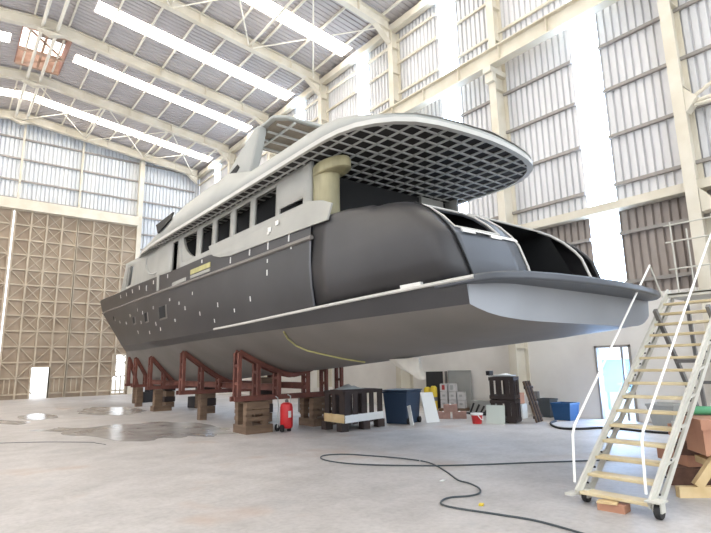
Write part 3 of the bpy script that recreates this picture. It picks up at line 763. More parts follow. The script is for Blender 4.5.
roof = g.build('roof', M['fascia'], Y, world=False, smooth=True, angle=35); tag(roof, 'broad flybridge roof with rounded aft edge')
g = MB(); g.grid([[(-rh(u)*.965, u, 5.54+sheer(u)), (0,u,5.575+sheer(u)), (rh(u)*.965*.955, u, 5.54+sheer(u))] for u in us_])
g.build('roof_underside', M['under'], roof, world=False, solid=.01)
k = -8
while k <= 8:
    v_ = k*.31 - .06; sc = 1 if v_ < 0 else .955
    us = [u for u in [1.2+.02*i for i in range(940)] if roof_half(u)*.97*sc > abs(v_)+.01]
    if us and abs(v_) < 2.46*sc:
        a, b = us[0]+.02, us[-1]-.05; n_ = 12
        pp = [(a+(b-a)*i/n_) for i in range(n_+1)]; m_ = MB()
        m_.grid([[(v_+c_,u,z_+sheer(u)) for u in pp] for c_, z_ in ((-.017,5.512),(.017,5.512),(.017,5.545),(-.017,5.545),(-.017,5.512))])
        m_.build('rib', M['rib'], roof, world=False)
    k += 1
u = 1.68
while u < 19.4:
    hb = roof_half(u)*.97
    MB().box(-hb, hb*.955, u-.017, u+.017, 5.513+sheer(u), 5.545+sheer(u)).build('rib', M['rib'], roof, world=False)
    u += .31
# ---- flybridge coaming
ZT = [(1.25,5.65),(1.8,5.67),(2.4,5.8),(3.0,5.9),(6.0,5.92),(6.6,6.05),(7.4,6.35),(8.8,6.34),(11.3,6.34),(12.0,6.2),(12.9,6.0),(14.2,5.9),(16,5.98),(20,6.4)]
lo_ = []; up_ = []; mid_ = []
for a, b in outl:
    z = max(interp(ZT, b), 5.6+sheer(b)); ins = max(0,min(.22, (z-5.585-sheer(b))*.35))
    n_ = max(.2, abs(a)); sc = (n_-ins)/n_ if n_ > .3 else 1
    z0_ = 5.575+sheer(b); lo_.append((a*.995, 9+(b-9)*.998, z0_)); mid_.append((a*(1+(sc-1)*.35), b+(0 if b > 3 else ins*.3), z0_+(z-z0_)*.6)); up_.append((a*sc, b+(0 if b > 3 else ins), z))
g = MB(); g.grid([lo_, up_], closed=True)
coam = g.build('flybridge_coaming', M['superblue'], Y, world=False, smooth=True, solid=.05, angle=20)
# dark windscreen wings, slanted arch legs and hard top
for sd in (-1,1):
    q = MB(); q.prism([(sd*2.28,13.3,6.36),(sd*2.25,11.7,6.42),(sd*2.36,11.6,6.15),(sd*2.42,12.6,5.9)], (-sd*.05,0,0)).prism([(sd*2.25,11.7,6.42),(sd*2.0,13.2,6.38),(sd*2.28,13.3,6.36)], (0,0,-.04))
    q.build('windscreen_wing', M['dark'], Y, world=False)
    q = MB(); pl = [(8.1,6.2),(7.75,6.45),(7.3,6.7),(6.75,6.95),(6.3,7.13),(6.1,7.13),(6.08,7.0),(6.25,6.6),(6.4,6.3),(6.55,6.0),(8.1,6.0)]
    q.prism([(sd*2.2,a,b) for a,b in pl], (-sd*.22,0,0))
    fin = q.build('arch_leg', M['superblue'], Y, world=False, bevel=.04, smooth=True)
    q = MB(); q.prism([(sd*2.215,a,b) for a,b in ((7.85,6.25),(7.6,6.4),(7.15,6.5),(7.05,6.4),(7.35,6.22))], (-sd*.03,0,0)); q.build('arch_recess', M['dark'], fin, world=False)
ho = [(2.1,5.6),(1.85,5.42),(1.0,5.34),(0,5.3)]; ho = ho + [(-a,b) for a,b in ho[::-1][1:]]
ho = ho + [(-2.08,6.2),(-1.95,7.1),(-1.7,7.35),(1.7,7.35),(1.95,7.1),(2.08,6.2)]
ht = MB().prism([(a,b,7.13) for a,b in ho], (0,0,.08)).build('hardtop', M['superblue'], Y, world=False, bevel=.03)
MB().prism([(a*.94,6.3+(b-6.3)*.9,7.105) for a,b in ho], (0,0,.022)).build('hardtop_underside', M['hardunder'], ht, world=False)
for v_ in (-1.6,-1.0,-.4,.2,.8,1.4): MB().box(v_-.025,v_+.025,5.45,7.3,7.06,7.11).build('rib', M['rib'], ht, world=False)
for u in (5.75,6.2,6.65,7.1): MB().box(-1.9,1.9,u-.025,u+.025,7.065,7.11).build('rib', M['rib'], ht, world=False)

# ------------------------------------------------------------------ cradles under the hull
RZ = -math.radians(.5)
def to_world(v, u, z):
    c, s = math.cos(RZ), math.sin(RZ); return Vector((7.4+v*c-u*s, 4+v*s+u*c, z))
def cradle(u, vs, zbeam, label, legs):
    o = to_world(vs[0], u, 0)
    t = thing('steel_cradle', label, 'cradle', o, 0, 'steel cradles under the hull')
    def wp(v, z, du=0.): return to_world(v, u+du, z)
    span = vs[-1]
    top = MB()
    prof = [vs[0]+(span-vs[0])*k/14 for k in range(15)]
    for du in (-.12,.12):
        pp = [wp(v, bottom_z(u+du, v)-.09, du) for v in prof]
        for a, b in zip(pp[:-1], pp[1:]): top.bar(a, b, .06, .11)
    for k in range(1, 14, 3): top.bar(wp(prof[k], bottom_z(u,prof[k])-.1,-.12), wp(prof[k], bottom_z(u,prof[k])-.1,.12), .05, .06)
    top.build('saddle', M['rust'], t)
    for v in vs:
        p = MB()
        for du in (-.12,.12):
            p.bar(wp(v, zbeam+.06, du), wp(v, max(zbeam+.12, bottom_z(u+du, v)-.12), du), .09, .08, up=(0,1,0))
        h = bottom_z(u, v)-zbeam
        for z in (zbeam+h*.3, zbeam+h*.65): p.bar(wp(v,z,-.12), wp(v,z,.12), .06, .07)
        p.build('post', M['rust'], t)
    bm = MB()
    for du in (-.12,.12): bm.bar(wp(vs[0]-.12, zbeam, du), wp(span+.1, zbeam, du), .08, .12)
    bm.build('base_beam', M['rust'], t)
    return t
def timber_stand(u, v0, w, h, kind, label):
    o = to_world(v0, u, 0); t = thing('timber_stand', label, 'stand', o, 0, 'timber stands under the cradles')
    def bx(mb, a0, a1, c0_, c1, z0, z1):
        p = [to_world(v, uu, z) for z in (z0,z1) for (v,uu) in ((a0,c0_),(a1,c0_),(a1,c1),(a0,c1))]
        mb.add(p, [(3,2,1,0),(4,5,6,7),(0,1,5,4),(1,2,6,5),(2,3,7,6),(3,0,4,7)])
    if kind == 'crate':
        for a in (v0, v0+w-.16):
            m_ = MB(); bx(m_, a, a+.16, u-.3, u-.14, .16, h); m_.build('post', M['wood'], t)
            m_ = MB(); bx(m_, a, a+.16, u+.14, u+.3, .16, h); m_.build('post', M['wood'], t)
        for z0, z1 in ((h-.17,h-.0),(.46,.56),(.3,.4)):
            m_ = MB(); bx(m_, v0-.0, v0+w, u-.34, u-.3, z0, z1); m_.build('rail', M['wood'], t)
            m_ = MB(); bx(m_, v0-.0, v0+w, u+.3, u+.34, z0, z1); m_.build('rail', M['wood'], t)
        m_ = MB(); bx(m_, v0-.02, v0+w+.08, u-.38, u+.36, 0, .2); m_.build('base', M['wood'], t)
        m_ = MB(); bx(m_, v0, v0+w, u-.3, u+.3, h-.03, h); m_.build('top_board', M['wood'], t)
    else:
        m_ = MB(); bx(m_, v0, v0+w, u-.12, u+.12, .1 if kind == 'foot' else 0, h); m_.build('post', M['wood'], t)
        m_ = MB(); bx(m_, v0+.03, v0+w-.03, u-.16, u+.16, h*.5, h*.5+.14); m_.build('cleat', M['wood'], t)
        if kind == 'foot': m_ = MB(); bx(m_, v0-.05, v0+w+.35, u-.2, u+.2, 0, .2); m_.build('base', M['wood'], t)
cradle(8.25, [-1.58,-1.05,-.45,.45,1.05,1.58], .82, 'red-brown steel cradle nearest the stern, on the slatted timber stand', 3)
cradle(12.25, [-1.55,-.95,-.35,.35,.95,1.55], .86, 'second red-brown steel cradle from the stern, its saddle ending above a lone post', 3)
cradle(17.0, [-1.12,-.6,.6,1.12], .88, 'third red-brown steel cradle from the stern, under the forward hull', 3)
cradle(20.3, [-.78,-.35,.35,.78], .88, 'fourth red-brown steel cradle from the stern, near the stem', 3)
cradle(22.6, [-.45,.45], .88, 'last narrow red-brown cradle under the stem of the bow', 3)
timber_stand(8.15, -1.52, .62, .75, 'crate', 'slatted brown timber stand under the nearest cradle, beside the red cylinder')
timber_stand(8.3, .5, .62, .75, 'crate', 'slatted timber stand under the far side of the nearest cradle')
timber_stand(12.2, -1.0, .22, .79, 'post', 'single dark timber post under the second cradle')
timber_stand(12.2, .8, .22, .79, 'post', 'timber post under the far side of the second cradle')
timber_stand(16.95, -.95, .3, .81, 'foot', 'broad timber post with a foot block under the third cradle')
timber_stand(17.0, .75, .3, .81, 'post', 'timber post under the far side of the third cradle')
timber_stand(20.2, -.72, .26, .81, 'post', 'timber post under the fourth cradle near the stem')
timber_stand(20.3, .45, .26, .81, 'post', 'timber post under the far side of the fourth cradle')
timber_stand(22.6, -.2, .4, .81, 'post', 'timber post right under the stem')
for k, v_ in enumerate((-.3, .7)):
    a, b = to_world(v_, 8.6, .97), to_world(v_, 19.8, .97)
    tag(MB().bar(a, b, .16, .02).bar(a+Vector((0,0,.16)), b+Vector((0,0,.16)), .16, .02).bar(a+Vector((0,0,.08)), b+Vector((0,0,.08)), .015, .16).build('keel_girder', M['rust']), 'long rusty girder lying across the cradles under the hull, %s of two' % ['near one','far one'][k], 'girder', 'keel girders')
# keel blocks and clutter under the hull
for i, (u, lab) in enumerate(((10.2,'keel block stack between the first and second cradle'),(14.4,'keel block stack between the second and third cradle'),(18.7,'keel block stack between the third and fourth cradle'))):
    t = thing('keel_blocks', 'dark timber ' + lab, 'block stack', to_world(.2,u,0), 0, 'keel block stacks')
    zk = interp(KEEL,u)-.02; z = 0
    n = max(3, int(zk/.22)); hgt = zk/n
    for k in range(n):
        o = to_world(.2,u,z+hgt/2); MB().obox(o, (.45 if k % 2 else .36, .36 if k % 2 else .45, hgt-.012), RZ).build('block', M['crate'] if k % 2 else M['wood'], t)
        z += hgt

# ------------------------------------------------------------------ boarding stairs
SX, SYl, SYr = 5.84, 3.36, 2.58
S = thing('boarding_stairs', 'tall wheeled steel boarding stairs with yellowish treads leading to the stern', 'stairs', (SX, 2.97, 0))
ST, RI, Z0 = .214, .165, .14
for n in range(16):
    x = SX+n*ST; z = Z0+n*RI
    MB().box(x, x+.2, SYr+.02, SYl-.02, z-.035, z).build('tread', M['tread'], S, bevel=.006)
def sline(n, dx=0., dz=0.): return (SX+n*ST+dx, Z0+n*RI+dz)
for yy, nm in ((SYl,'left'),(SYr,'right')):
    a = sline(-.12,.02,-.0); b = sline(15.4,.02,-.02)
    q = MB(); q.bar((a[0],yy,a[1]),(b[0],yy,b[1]), .03, .09, up=(0,0,1)).bar((a[0]+.03,yy,a[1]+.0),(b[0]+.03,yy,b[1]), .07, .012, up=(0,0,1))
    a2 = sline(-.1,.2,-.1); b2 = sline(15.2,.2,-.1)
    q.bar((a2[0],yy,a2[1]),(b2[0],yy,b2[1]), .03, .07, up=(0,0,1))
    for k in range(8):
        p, r_ = sline(k*2-.2,.02,0), sline(k*2+.8,.2,-.1); q.bar((p[0],yy,p[1]),(r_[0],yy,r_[1]), .02, .03)
    st_ = q.build('stringer', M['stairgrey'] if nm == 'right' else M['stairdark'], S)
    st_.data.materials[0] = M['stairgrey']
    for k in range(14):
        p = sline(k*.9+.6,.1,.005); MB().lathe([(.012,-.018),(.012,.018)], (p[0],yy,p[1]-.05), 8, axis='Y').build('bolt_hole', M['black'], st_)
    rail = [(SX+.03,yy+.04,.22),(SX+.1,yy+.05,.74),(SX+.16,yy+.05,.84),
            (SX+2.86,yy+.05,3.06 if nm=='left' else 3.14)] + ([] if nm=='left' else [(SX+3.4,yy+.05,3.58)])
    MB().tube(rail, .0145, 8).build('handrail', M['white'], S, smooth=True)
for yy in (SYl-.04, SYr+.04):
    MB().bar((8.45,yy,2.32),(10.1,yy,.12), .05, .07).build('support_leg', M['stairdark'], S)
    MB().bar((9.75,yy,2.6),(9.95,yy,.12), .05, .06).build('support_leg', M['stairdark'], S)
    MB().bar((9.0,yy,1.58),(9.86,yy,1.58), .04, .05).build('cross_brace', M['stairdark'], S)
for xx, zz in ((9.0,1.55),(9.82,1.2)): MB().bar((xx,SYl-.04,zz),(xx,SYr+.04,zz), .04, .05).build('cross_brace', M['stairdark'], S)
MB().box(9.05, 9.95, SYr, SYl, 2.55, 2.62).build('landing', M['stairgrey'], S)
for (x, y) in ((9.2,3.22),(9.2,2.62),(9.9,3.22),(9.9,2.62)): MB().tube([(x,y,2.6),(x,y,3.8)], .012, 8).build('guard_post', M['stairgrey'], S)
for z in (3.75, 3.47, 3.02): MB().tube([(9.2,3.32,z),(9.2,1.4,z)], .013, 8).build('guard_rail', M['stairgrey'], S)
MB().tube([(8.72,SYl+.05,3.03),(8.9,SYl,2.55)], .012, 8).build('handrail_stay', M['stairgrey'], S)
for (x, y, r_) in ((SX+.13, SYl-.03, .066),(SX+.02, SYr-.075, .078),(10.05,SYl-.04,.07),(10.05,SYr+.04,.07)):
    c = MB().box(x-.05,x+.05,y-.045,y-.03,r_-.01,r_*2+.02).box(x-.05,x+.05,y+.03,y+.045,r_-.01,r_*2+.02).box(x-.06,x+.06,y-.05,y+.05,r_*2,r_*2+.02).build('castor', M['stairgrey'], S)
    MB().lathe([(r_*.45,-.03),(r_*.9,-.03),(r_,-.018),(r_,.018),(r_*.9,.03),(r_*.45,.03)], (x,y,r_), 20, axis='Y').build('wheel', M['black'], c, smooth=True)
MB().box(SX-.08, SX+.1, SYr-.14, SYr+.02, .165, .18).build('foot_plate', M['stairgrey'], S); MB().box(SX-.12, SX+.05, SYl, SYl+.09, .1, .125).build('foot_plate', M['stairgrey'], S)
tag(MB().obox((5.86,2.97,.04),(.18,.28,.08),.1).build('timber_block', M['redwood']), 'short reddish timber block under the bottom tread, lower of two', 'block', 'timber blocks under the stairs')
tag(MB().obox((5.80,3.0,.088),(.14,.2,.016),.3).build('timber_block', M['pale_wood']), 'thin pale timber offcut lying on the block under the bottom tread', 'block', 'timber blocks under the stairs')

# ------------------------------------------------------------------ right edge: sawhorse, plywood box, pipe, scrap
t = thing('timber_sawhorse', 'pale timber sawhorse at the right edge beside the stairs', 'sawhorse', (7.2, 2.5, 0))
MB().bar((6.93,2.73,.06),(7.75,2.0,.06), .09, .12).build('foot_beam', M['pale_wood'], t)
MB().bar((7.1,2.58,.12),(7.3,2.36,.5), .09, .1).build('leg', M['pale_wood'], t)
MB().bar((7.5,2.22,.12),(7.34,2.36,.5), .09, .1).build('leg', M['pale_wood'], t)
MB().bar((7.25,2.42,.36),(7.6,2.7,.36), .08, .08).build('cross_beam', M['pale_wood'], t)
t = thing('plywood_box', 'large reddish plywood box on the timber sawhorse at the right edge', 'box', (7.8, 2.3, .4))
MB().obox((7.62,2.35,.64),(.5,.75,.36),.72).build('body', M['redwood'], t)
MB().obox((7.62,2.35,.81),(.54,.79,.12),.72).build('collar', M['redwood'], t)
tag(MB().tube([(7.7,2.75,.93),(8.2,1.75,.93)], .055, 12).build('green_pipe', M['green'], smooth=True), 'pale green plastic pipe lying above the plywood box', 'pipe')
for k, (x, y, z, sx, sy, sz, rz) in enumerate(((8.0,3.0,.11,.9,.5,.22,.4),(8.05,3.0,.29,.7,.4,.14,.9),(8.1,2.95,.44,.8,.35,.16,.3),(8.15,2.9,.6,.75,.4,.16,.7),(8.2,2.8,.76,.8,.45,.16,.45))):
    tag(MB().obox((x,y,z),(sx,sy,sz),rz,0,0).build('scrap_timber', M['debris'] if k % 2 == 0 else M['redwood']), 'brown scrap timber in the heap behind the stairs, %s from the floor' % ords[k], 'timber', 'scrap timber heap')
tag(MB().obox((7.85,2.98,.70),(.4,.06,.1),.6).build('white_batten', M['pwhite']), 'short white batten on the scrap heap behind the stairs', 'batten')
def tub(name, label, cat, x, y, w, d, h, m, rz=0., taper=.85, group=None):
    t = thing(name, label, cat, (x,y,0), rz, group); a, b = w/2, d/2
    def ring(s, z): return [(-a*s,-b*s,z),(a*s,-b*s,z),(a*s,b*s,z),(-a*s,b*s,z)]
    q = MB(); q.grid([ring(taper-.04,.03), ring(taper,0), ring(1,h-.05), ring(1.05,h-.05), ring(1.05,h), ring(.95,h), ring(taper-.04,.03)], closed=True)
    q.add(ring(taper-.04,.03), [(0,1,2,3)]); q.build('tub', m, t, world=False, bevel=.008)
    return t
tub('waste_bin', 'dark grey waste bin against the white wall, left of the blue bin', 'bin', 14.0, 8.75, .42, .45, .52, M['greybin'])
bb = tub('waste_bin', 'bright blue plastic bin by the white wall, left of the glazed door', 'bin', 13.6, 7.95, .5, .55, .46, M['bluebin'])
tub('waste_bin', 'grey plastic bin behind the stair treads, under the lower steps', 'bin', 13.6, 5.4, .6, .6, .55, M['pgrey'], 0, .7)
tag(MB().obox((13.9,9.0,.62),(.12,.12,.2)).build('paint_tin', M['stairdark']), 'small dark tin standing on the dark grey bin edge', 'tin')
for o in bpy.data.objects:
    if o.name.startswith('paint_tin'): o.location.z = 0

# ------------------------------------------------------------------ things on the floor by the wall
# dark slatted crate with white boards
t = thing('slatted_crate', 'dark slatted timber crate with white bottom boards under the stern', 'crate', (8.6, 10.9, 0))
A0, A1, A2 = Vector((7.9,11.3,0)), Vector((7.88,10.44,0)), Vector((9.33,10.7,0)); A3 = A2 + (A0-A1)
def face(p, q_, n, w, z0, z1, off=0):
    m_ = []
    for k in range(n):
        c = p.lerp(q_, (k+.5)/n if n > 2 else (.12 if k == 0 else .88)); m_.append(c)
    return m_
def plank(p, q_, z0, z1, th, name, m):
    MB().bar((p[0],p[1],(z0+z1)/2),(q_[0],q_[1],(z0+z1)/2), th, z1-z0).build(name, m, t)
for P_, Q_, n in ((A0,A1,3),(A1,A2,5),(A2,A3,2),(A3,A0,4)):
    d = (Q_-P_).normalized()
    for k in range(n):
        c = P_.lerp(Q_, (k+.08)/(n-.84) if n > 1 else .5); wv = .16 if k % 2 else .2
        c = P_ + d*(wv/2) + (Q_-P_-d*.2)*(k/(n-1))
        MB().bar(c-d*wv/2+Vector((0,0,.55)), c+d*wv/2+Vector((0,0,.55)), .025, .8).build('slat', M['crate'], t)
    for z0, z1 in ((.88,.96),): plank(P_, Q_, z0, z1, .05, 'top_rail', M['crate'])
plank(A0, A1, .2, .4, .06, 'bottom_board', M['pale_wood']); plank(A1, A2, .2, .38, .06, 'bottom_board', M['pwhite'])
for c in (A0.lerp(A1,.1), A0.lerp(A1,.9), A1.lerp(A2,.5), A1.lerp(A2,.9)): MB().obox((c.x,c.y,.1),(.22,.2,.2)).build('foot', M['crate'], t)
MB().add([A0+Vector((0,0,.24)),A1+Vector((0,0,.24)),A2+Vector((0,0,.24)),A3+Vector((0,0,.24))],[(0,1,2,3)]).build('crate_floor', M['crate'], t, solid=.03)
random.seed(3)
def rag(name, label, cat, cx, cy, cz, w, d, h, m, seed):
    random.seed(seed); rows = []
    for i in range(7):
        r_ = []
        for k in range(9):
            e_ = min(1, 2.2*min(i/6,1-i/6), 2.2*min(k/8,1-k/8))
            r_.append((cx+(k/8-.5)*w, cy+(i/6-.5)*d, cz+.012+h*max(0,e_)*(.5+random.random()*.6)))
        rows.append(r_)
    return tag(MB().grid(rows).build(name, m, smooth=True, solid=.01), label, cat)
for k in range(3): pass
sc = MB().obox((8.4,10.75,.975),(1.1,.5,.03)).build('board', M['crate']); tag(sc, 'dark board lying across the top of the slatted crate', 'board')
rag('plastic_wrap', 'crumpled pale plastic wrap on top of the slatted crate', 'plastic wrap', 8.3, 10.8, .99, .7, .4, .12, M['pgrey'], 5)
# dark blue bin with boards
t = tub('wheeled_bin', 'dark blue wheeled bin beside the slatted crate under the stern', 'bin', 10.2, 10.85, .8, .75, .86, M['navybin'], .3)
MB().box(-.44,.44,-.42,.42,.87,.9).build('lid', M['navybin'], t, world=False)
MB().lathe([(.08,-.03),(.08,.03)], (-.3,-.36,.08), 14, axis='Y').lathe([(.08,-.03),(.08,.03)], (.3,-.36,.08), 14, axis='Y').build('wheel', M['black'], t, world=False)
tag(MB().bar((9.85,10.12,.0),(9.9,10.28,.5), .12, .02, up=(1,0,0)).build('board', M['pwhite']), 'narrow white board leaning on the dark blue wheeled bin', 'board')
tag(MB().prism([(10.58,10.30,0),(10.98,10.19,0),(10.92,10.36,.8),(10.54,10.46,.8)], (.01,.03,0)).build('board', M['pwhite']), 'large white board leaning right of the dark blue wheeled bin', 'board')
# red pressure cylinder
t = thing('red_cylinder', 'red wheeled gas cylinder standing on the floor by the nearest cradle', 'cylinder', (6.95, 11.7, 0))
MB().lathe([(.05,.06),(.14,.08),(.16,.13),(.16,.58),(.14,.66),(.08,.7)], (6.98,11.68,0), 24).build('body', M['red'], t, smooth=True)
MB().lathe([(.04,.69),(.04,.76),(.02,.78)], (6.98,11.68,0), 12).build('valve', M['stairdark'], t)
MB().tube([(6.75,11.72,.1),(6.78,11.73,.55),(6.76,11.74,.82),(6.68,11.7,.86)], .015).tube([(6.98,11.5,.7),(7.0,11.52,.86),(6.93,11.55,.9)], .015).build('handle', M['pgrey'], t)
for dy in (-.14,.1): MB().lathe([(.05,-.02),(.09,-.02),(.09,.02),(.05,.02)], (6.78,11.7+dy,.09), 16, axis='X').build('wheel', M['black'], t)
MB().obox((6.98,11.52,.42),(.1,.005,.16),.2).build('sticker', M['pwhite'], t)
MB().lathe([(.05,0),(.05,.07)], (7.02,11.62,0), 10).lathe([(.05,0),(.05,.07)], (6.9,11.78,0), 10).build('foot', M['black'], t)
# grey blocks, far under the hull
for k, (x, y) in enumerate(((10.3,15.95),(10.75,15.75))):
    t = thing('grey_block', 'pale grey block under the hull behind the slatted crate, %s of the pair' % ['left','right'][k], 'block', (x,y,0), .2, 'grey blocks')
    MB().box(-.18,.18,-.2,.2,0,.57).build('body', M['block'], t, world=False, bevel=.02); MB().box(-.2,.2,-.22,.22,.57,.6).build('cap', M['pgrey'], t, world=False)
for k, (x, y, h) in enumerate(((9.2,17.2,.5),(8.6,21.5,.45),(8.2,27,.5))):
    tag(MB().obox((x,y,h/2),(.7,.5,h),.3).obox((x+.1,y,h+.06),(.4,.3,.12),.5).build('dark_case', M['blackp'], bevel=.02), 'black equipment case on the floor under the hull, %s from the stern' % ords[k], 'case', 'cases under the hull')
# stacked dark crates, leaning pallet
t = None
for k in range(2):
    t = thing('timber_crate', 'dark brown open timber crate, %s of the tall stack by the right wall' % ['bottom','top'][k], 'crate', (12.1, 8.9, .6*k), 0, 'stacked dark crates')
    P0, P1 = Vector((11.72,9.0,0)), Vector((11.95,8.42,0)); dr = (P1-P0).normalized(); nr = Vector((-dr.y,dr.x,0)); nr = nr if nr.x > 0 else -nr
    zb = .6*k; ln_ = (P1-P0).length; dep = .6
    for s_ in (0, .33, .66, .85):
        c = P0+dr*(s_*ln_)
        for nn in (0, dep): MB().bar(c+nr*nn+Vector((0,0,zb+.3)), c+nr*nn+dr*.11+Vector((0,0,zb+.3)), .025, .58).build('slat', M['crate'], t)
    for z0 in (zb+.02, zb+.5):
        for nn in (0, dep): MB().bar(P0+nr*nn+Vector((0,0,z0+.05)), P1+nr*nn+Vector((0,0,z0+.05)), .05, .09).build('rail', M['crate'], t)
        for e_ in (P0, P1): MB().bar(e_+Vector((0,0,z0+.05)), e_+nr*dep+Vector((0,0,z0+.05)), .05, .09).build('rail', M['crate'], t)
    for nn in (.15,.4): MB().bar(P1+nr*nn+Vector((0,0,zb+.3)), P1+nr*(nn+.13)+Vector((0,0,zb+.3)), .025, .58).build('slat', M['crate'], t)
    MB().add([P0+Vector((0,0,zb+.1)),P1+Vector((0,0,zb+.1)),P1+nr*dep+Vector((0,0,zb+.1)),P0+nr*dep+Vector((0,0,zb+.1))],[(0,1,2,3)]).build('crate_floor', M['crate'], t, solid=.03)
tag(MB().obox((12.1,8.85,1.225),(.6,.6,.03),-1.19).build('board', M['pgrey']), 'pale board lying on top of the stacked dark crates', 'board')
tag(MB().obox((11.83,9.06,1.3),(.16,.12,.12)).build('small_box', M['blackp']), 'small black box on the left corner of the crate stack', 'box')
t = thing('leaning_pallet', 'brown pallet leaning against the right side of the crate stack', 'pallet', (12.6, 8.6, 0))
for k in range(5):
    a = Vector((12.35+.09*k,8.05+.02*k,.02)); MB().bar(a, a+Vector((-.02,.3,1.05)), .07, .02, up=(1,0,0)).build('slat', M['crate'] if k % 2 else M['wood'], t)
for z in (.15,.5,.9): MB().bar((12.3,8.06+z*.285,z),(12.8,8.14+z*.285,z), .04, .07).build('rail', M['crate'], t)
rag('plastic_wrap', 'loose white plastic wrap hanging from the top crate of the stack', 'plastic wrap', 12.1, 8.75, 1.24, .3, .25, .05, M['pwhite'], 9)
tag(MB().prism([(11.50,9.02,0),(11.66,8.55,0),(11.74,8.58,.47),(11.58,9.05,.47)], (.02,.006,0)).build('board', M['pgreen']), 'square pale green board leaning on the front of the crate stack', 'board')
# red bucket
t = thing('paint_bucket', 'red bucket with a white rim left of the pale green board', 'bucket', (11.35, 9.2, 0))
MB().lathe([(.12,0),(.15,.24),(.135,.24),(.11,.02)], (11.35,9.2,0), 20).build('pail', M['red'], t, smooth=True)
MB().lathe([(.15,.22),(.165,.23),(.165,.27),(.0,.275)], (11.35,9.2,0), 20).build('lid', M['pwhite'], t)
MB().tube([(11.25,9.08,.22),(11.3,9.02,.12),(11.38,9.02,.1),(11.46,9.1,.2)], .012).build('handle', M['pwhite'], t)
# cartons and stuff at the wall
tag(MB().prism([(14.2,13.45,.05),(14.55,12.95,.05),(14.6,12.97,1.35),(14.25,13.47,1.35)], (.03,.03,0)).build('black_board', M['blackp']), 'black board leaning against the white wall behind the cartons', 'board')
for o in [x for x in bpy.data.objects if x.name == 'black_board']: o.location = (-.35,-.0,-.05)
tag(MB().box(14.28,14.33,11.75,12.75,0,1.3).box(14.26,14.34,11.75,12.75,1.3,1.33).box(14.27,14.29,11.75,12.75,.62,.66).build('wall_board', M['pgrey']), 'wide grey panel standing against the wall right of the black board', 'panel')
tag(MB().box(14.3,14.35,12.86,12.93,0,1.3).build('batten', M['stairdark']), 'thin dark batten standing at the wall left of the grey panel', 'batten')
for k, (dy, h) in enumerate(((0,.78),(.3,.82))):
    t = thing('yellow_canister', 'tall yellow canister by the wall, %s of the pair' % ['left','right'][k], 'canister', (13.5,13.05-dy,0), 0, 'yellow canisters')
    MB().lathe([(.1,0),(.12,.02),(.12,h-.06),(.07,h)], (13.5,13.05-dy,0), 16).build('body', M['yel'], t, smooth=True)
    MB().lathe([(.122,h*.4),(.122,h*.55)], (13.5,13.05-dy,0), 16).build('band', M['boxr'] if k == 0 else M['stairdark'], t)
n = 0
for lvl in range(3):
    for c in range(3):
        if lvl == 2 and c == 2: continue
        x, y = 13.65+c*.12, 12.38-c*.27
        lab = 'white carton in the stack before the black board, %s row, %s' % (['bottom','middle','top'][lvl], ['left','centre','right'][c])
        t = thing('carton', lab, 'carton', (x,y,.27*lvl+.1), 0, 'white cartons')
        MB().obox((x,y,.1+.27*lvl+.13),(.24,.24,.255),-1.15).build('body', M['boxw'], t)
        MB().obox((x-.115*math.cos(.4)-.012,y-.115*math.sin(.4)-.006,.1+.27*lvl+.14),(.1,.006,.16 if lvl == 2 else .07),-1.15).build('print', M['boxr'] if lvl == 2 and c == 0 else M['pgrey'], t)
tag(MB().obox((13.77,12.1,.05),(.9,.6,.1),-1.15).build('pallet', M['wood']), 'low pallet carrying the stacked white cartons', 'pallet')
for k, (x, y, z) in enumerate(((11.75,10.75,0),(12.05,10.4,0),(11.9,10.6,.2))):
    t = thing('carton', 'pinkish brown carton on the floor before the white cartons, %s' % ['left','right','top'][k], 'carton', (x,y,z), 0, 'pinkish cartons')
    MB().obox((x,y,z+.1),(.4,.3,.195),-.85).build('body', M['boxp'], t); MB().obox((x,y,z+.197),(.06,.3,.004),-.85).build('tape', M['pwhite'], t)
random.seed(12)
for k in range(5):
    a = Vector((13.0+.1*random.random(),11.1-.19*k,.04)); b = a+Vector((.45,-.3,.0))
    tag(MB().bar(a, b, .08, .05).bar(a+Vector((.2,-.13,.02)), a+Vector((.3,-.2,.3-.04*k)), .04,.04,up=(1,0,0)).build('black_scrap', M['blackp']), 'black scrap piece in the low heap left of the crates, %s from the left' % ords[k], 'scrap', 'black scrap heap')
tag(MB().box(14.1,14.3,10.6,11.7,0,.35).build('low_box', M['pgrey']), 'low grey box at the wall behind the black scrap heap', 'box')
t = thing('cardboard_box', 'brown cardboard box on a white crate right of the dark crates', 'box', (13.15,9.15,.4))
MB().obox((13.15,9.15,.56),(.3,.3,.3),.2).build('body', M['redwood'], t)
tag(MB().obox((13.15,9.15,.2),(.36,.4,.4),.2).build('white_crate', M['pwhite']), 'white crate on the floor under the brown cardboard box', 'crate')
tag(MB().obox((9.05,11.95,.2),(.5,.4,.4),.3).build('low_case', M['stairdark'],bevel=.02), 'dark grey case behind the slatted crate', 'case')
# wall fittings
tag(MB().lathe([(.12,0),(.12,.05),(.1,.07)], (13.7,9.62,1.0), 18, axis='X').build('wall_clock', M['pwhite']), 'round pale dial fixed on the column foot behind the crates', 'dial')
for o in [x for x in bpy.data.objects if x.name == 'wall_clock']: o.location = (-.07,0,0)
tag(MB().tube([(14.3,9.95,.0),(14.3,9.95,2.6)], .03).build('wall_pipe', M['pgrey']), 'thin grey pipe climbing the wall behind the crate stack', 'pipe')

HULLHOSE = [(5.1,-2.07,2.3),(5.32,-1.84,2.17),(5.44,-1.57,2.04),(5.34,-1.34,1.93),(5.06,-1.09,1.84),(4.78,-.78,1.74),(4.63,-.36,1.67)]
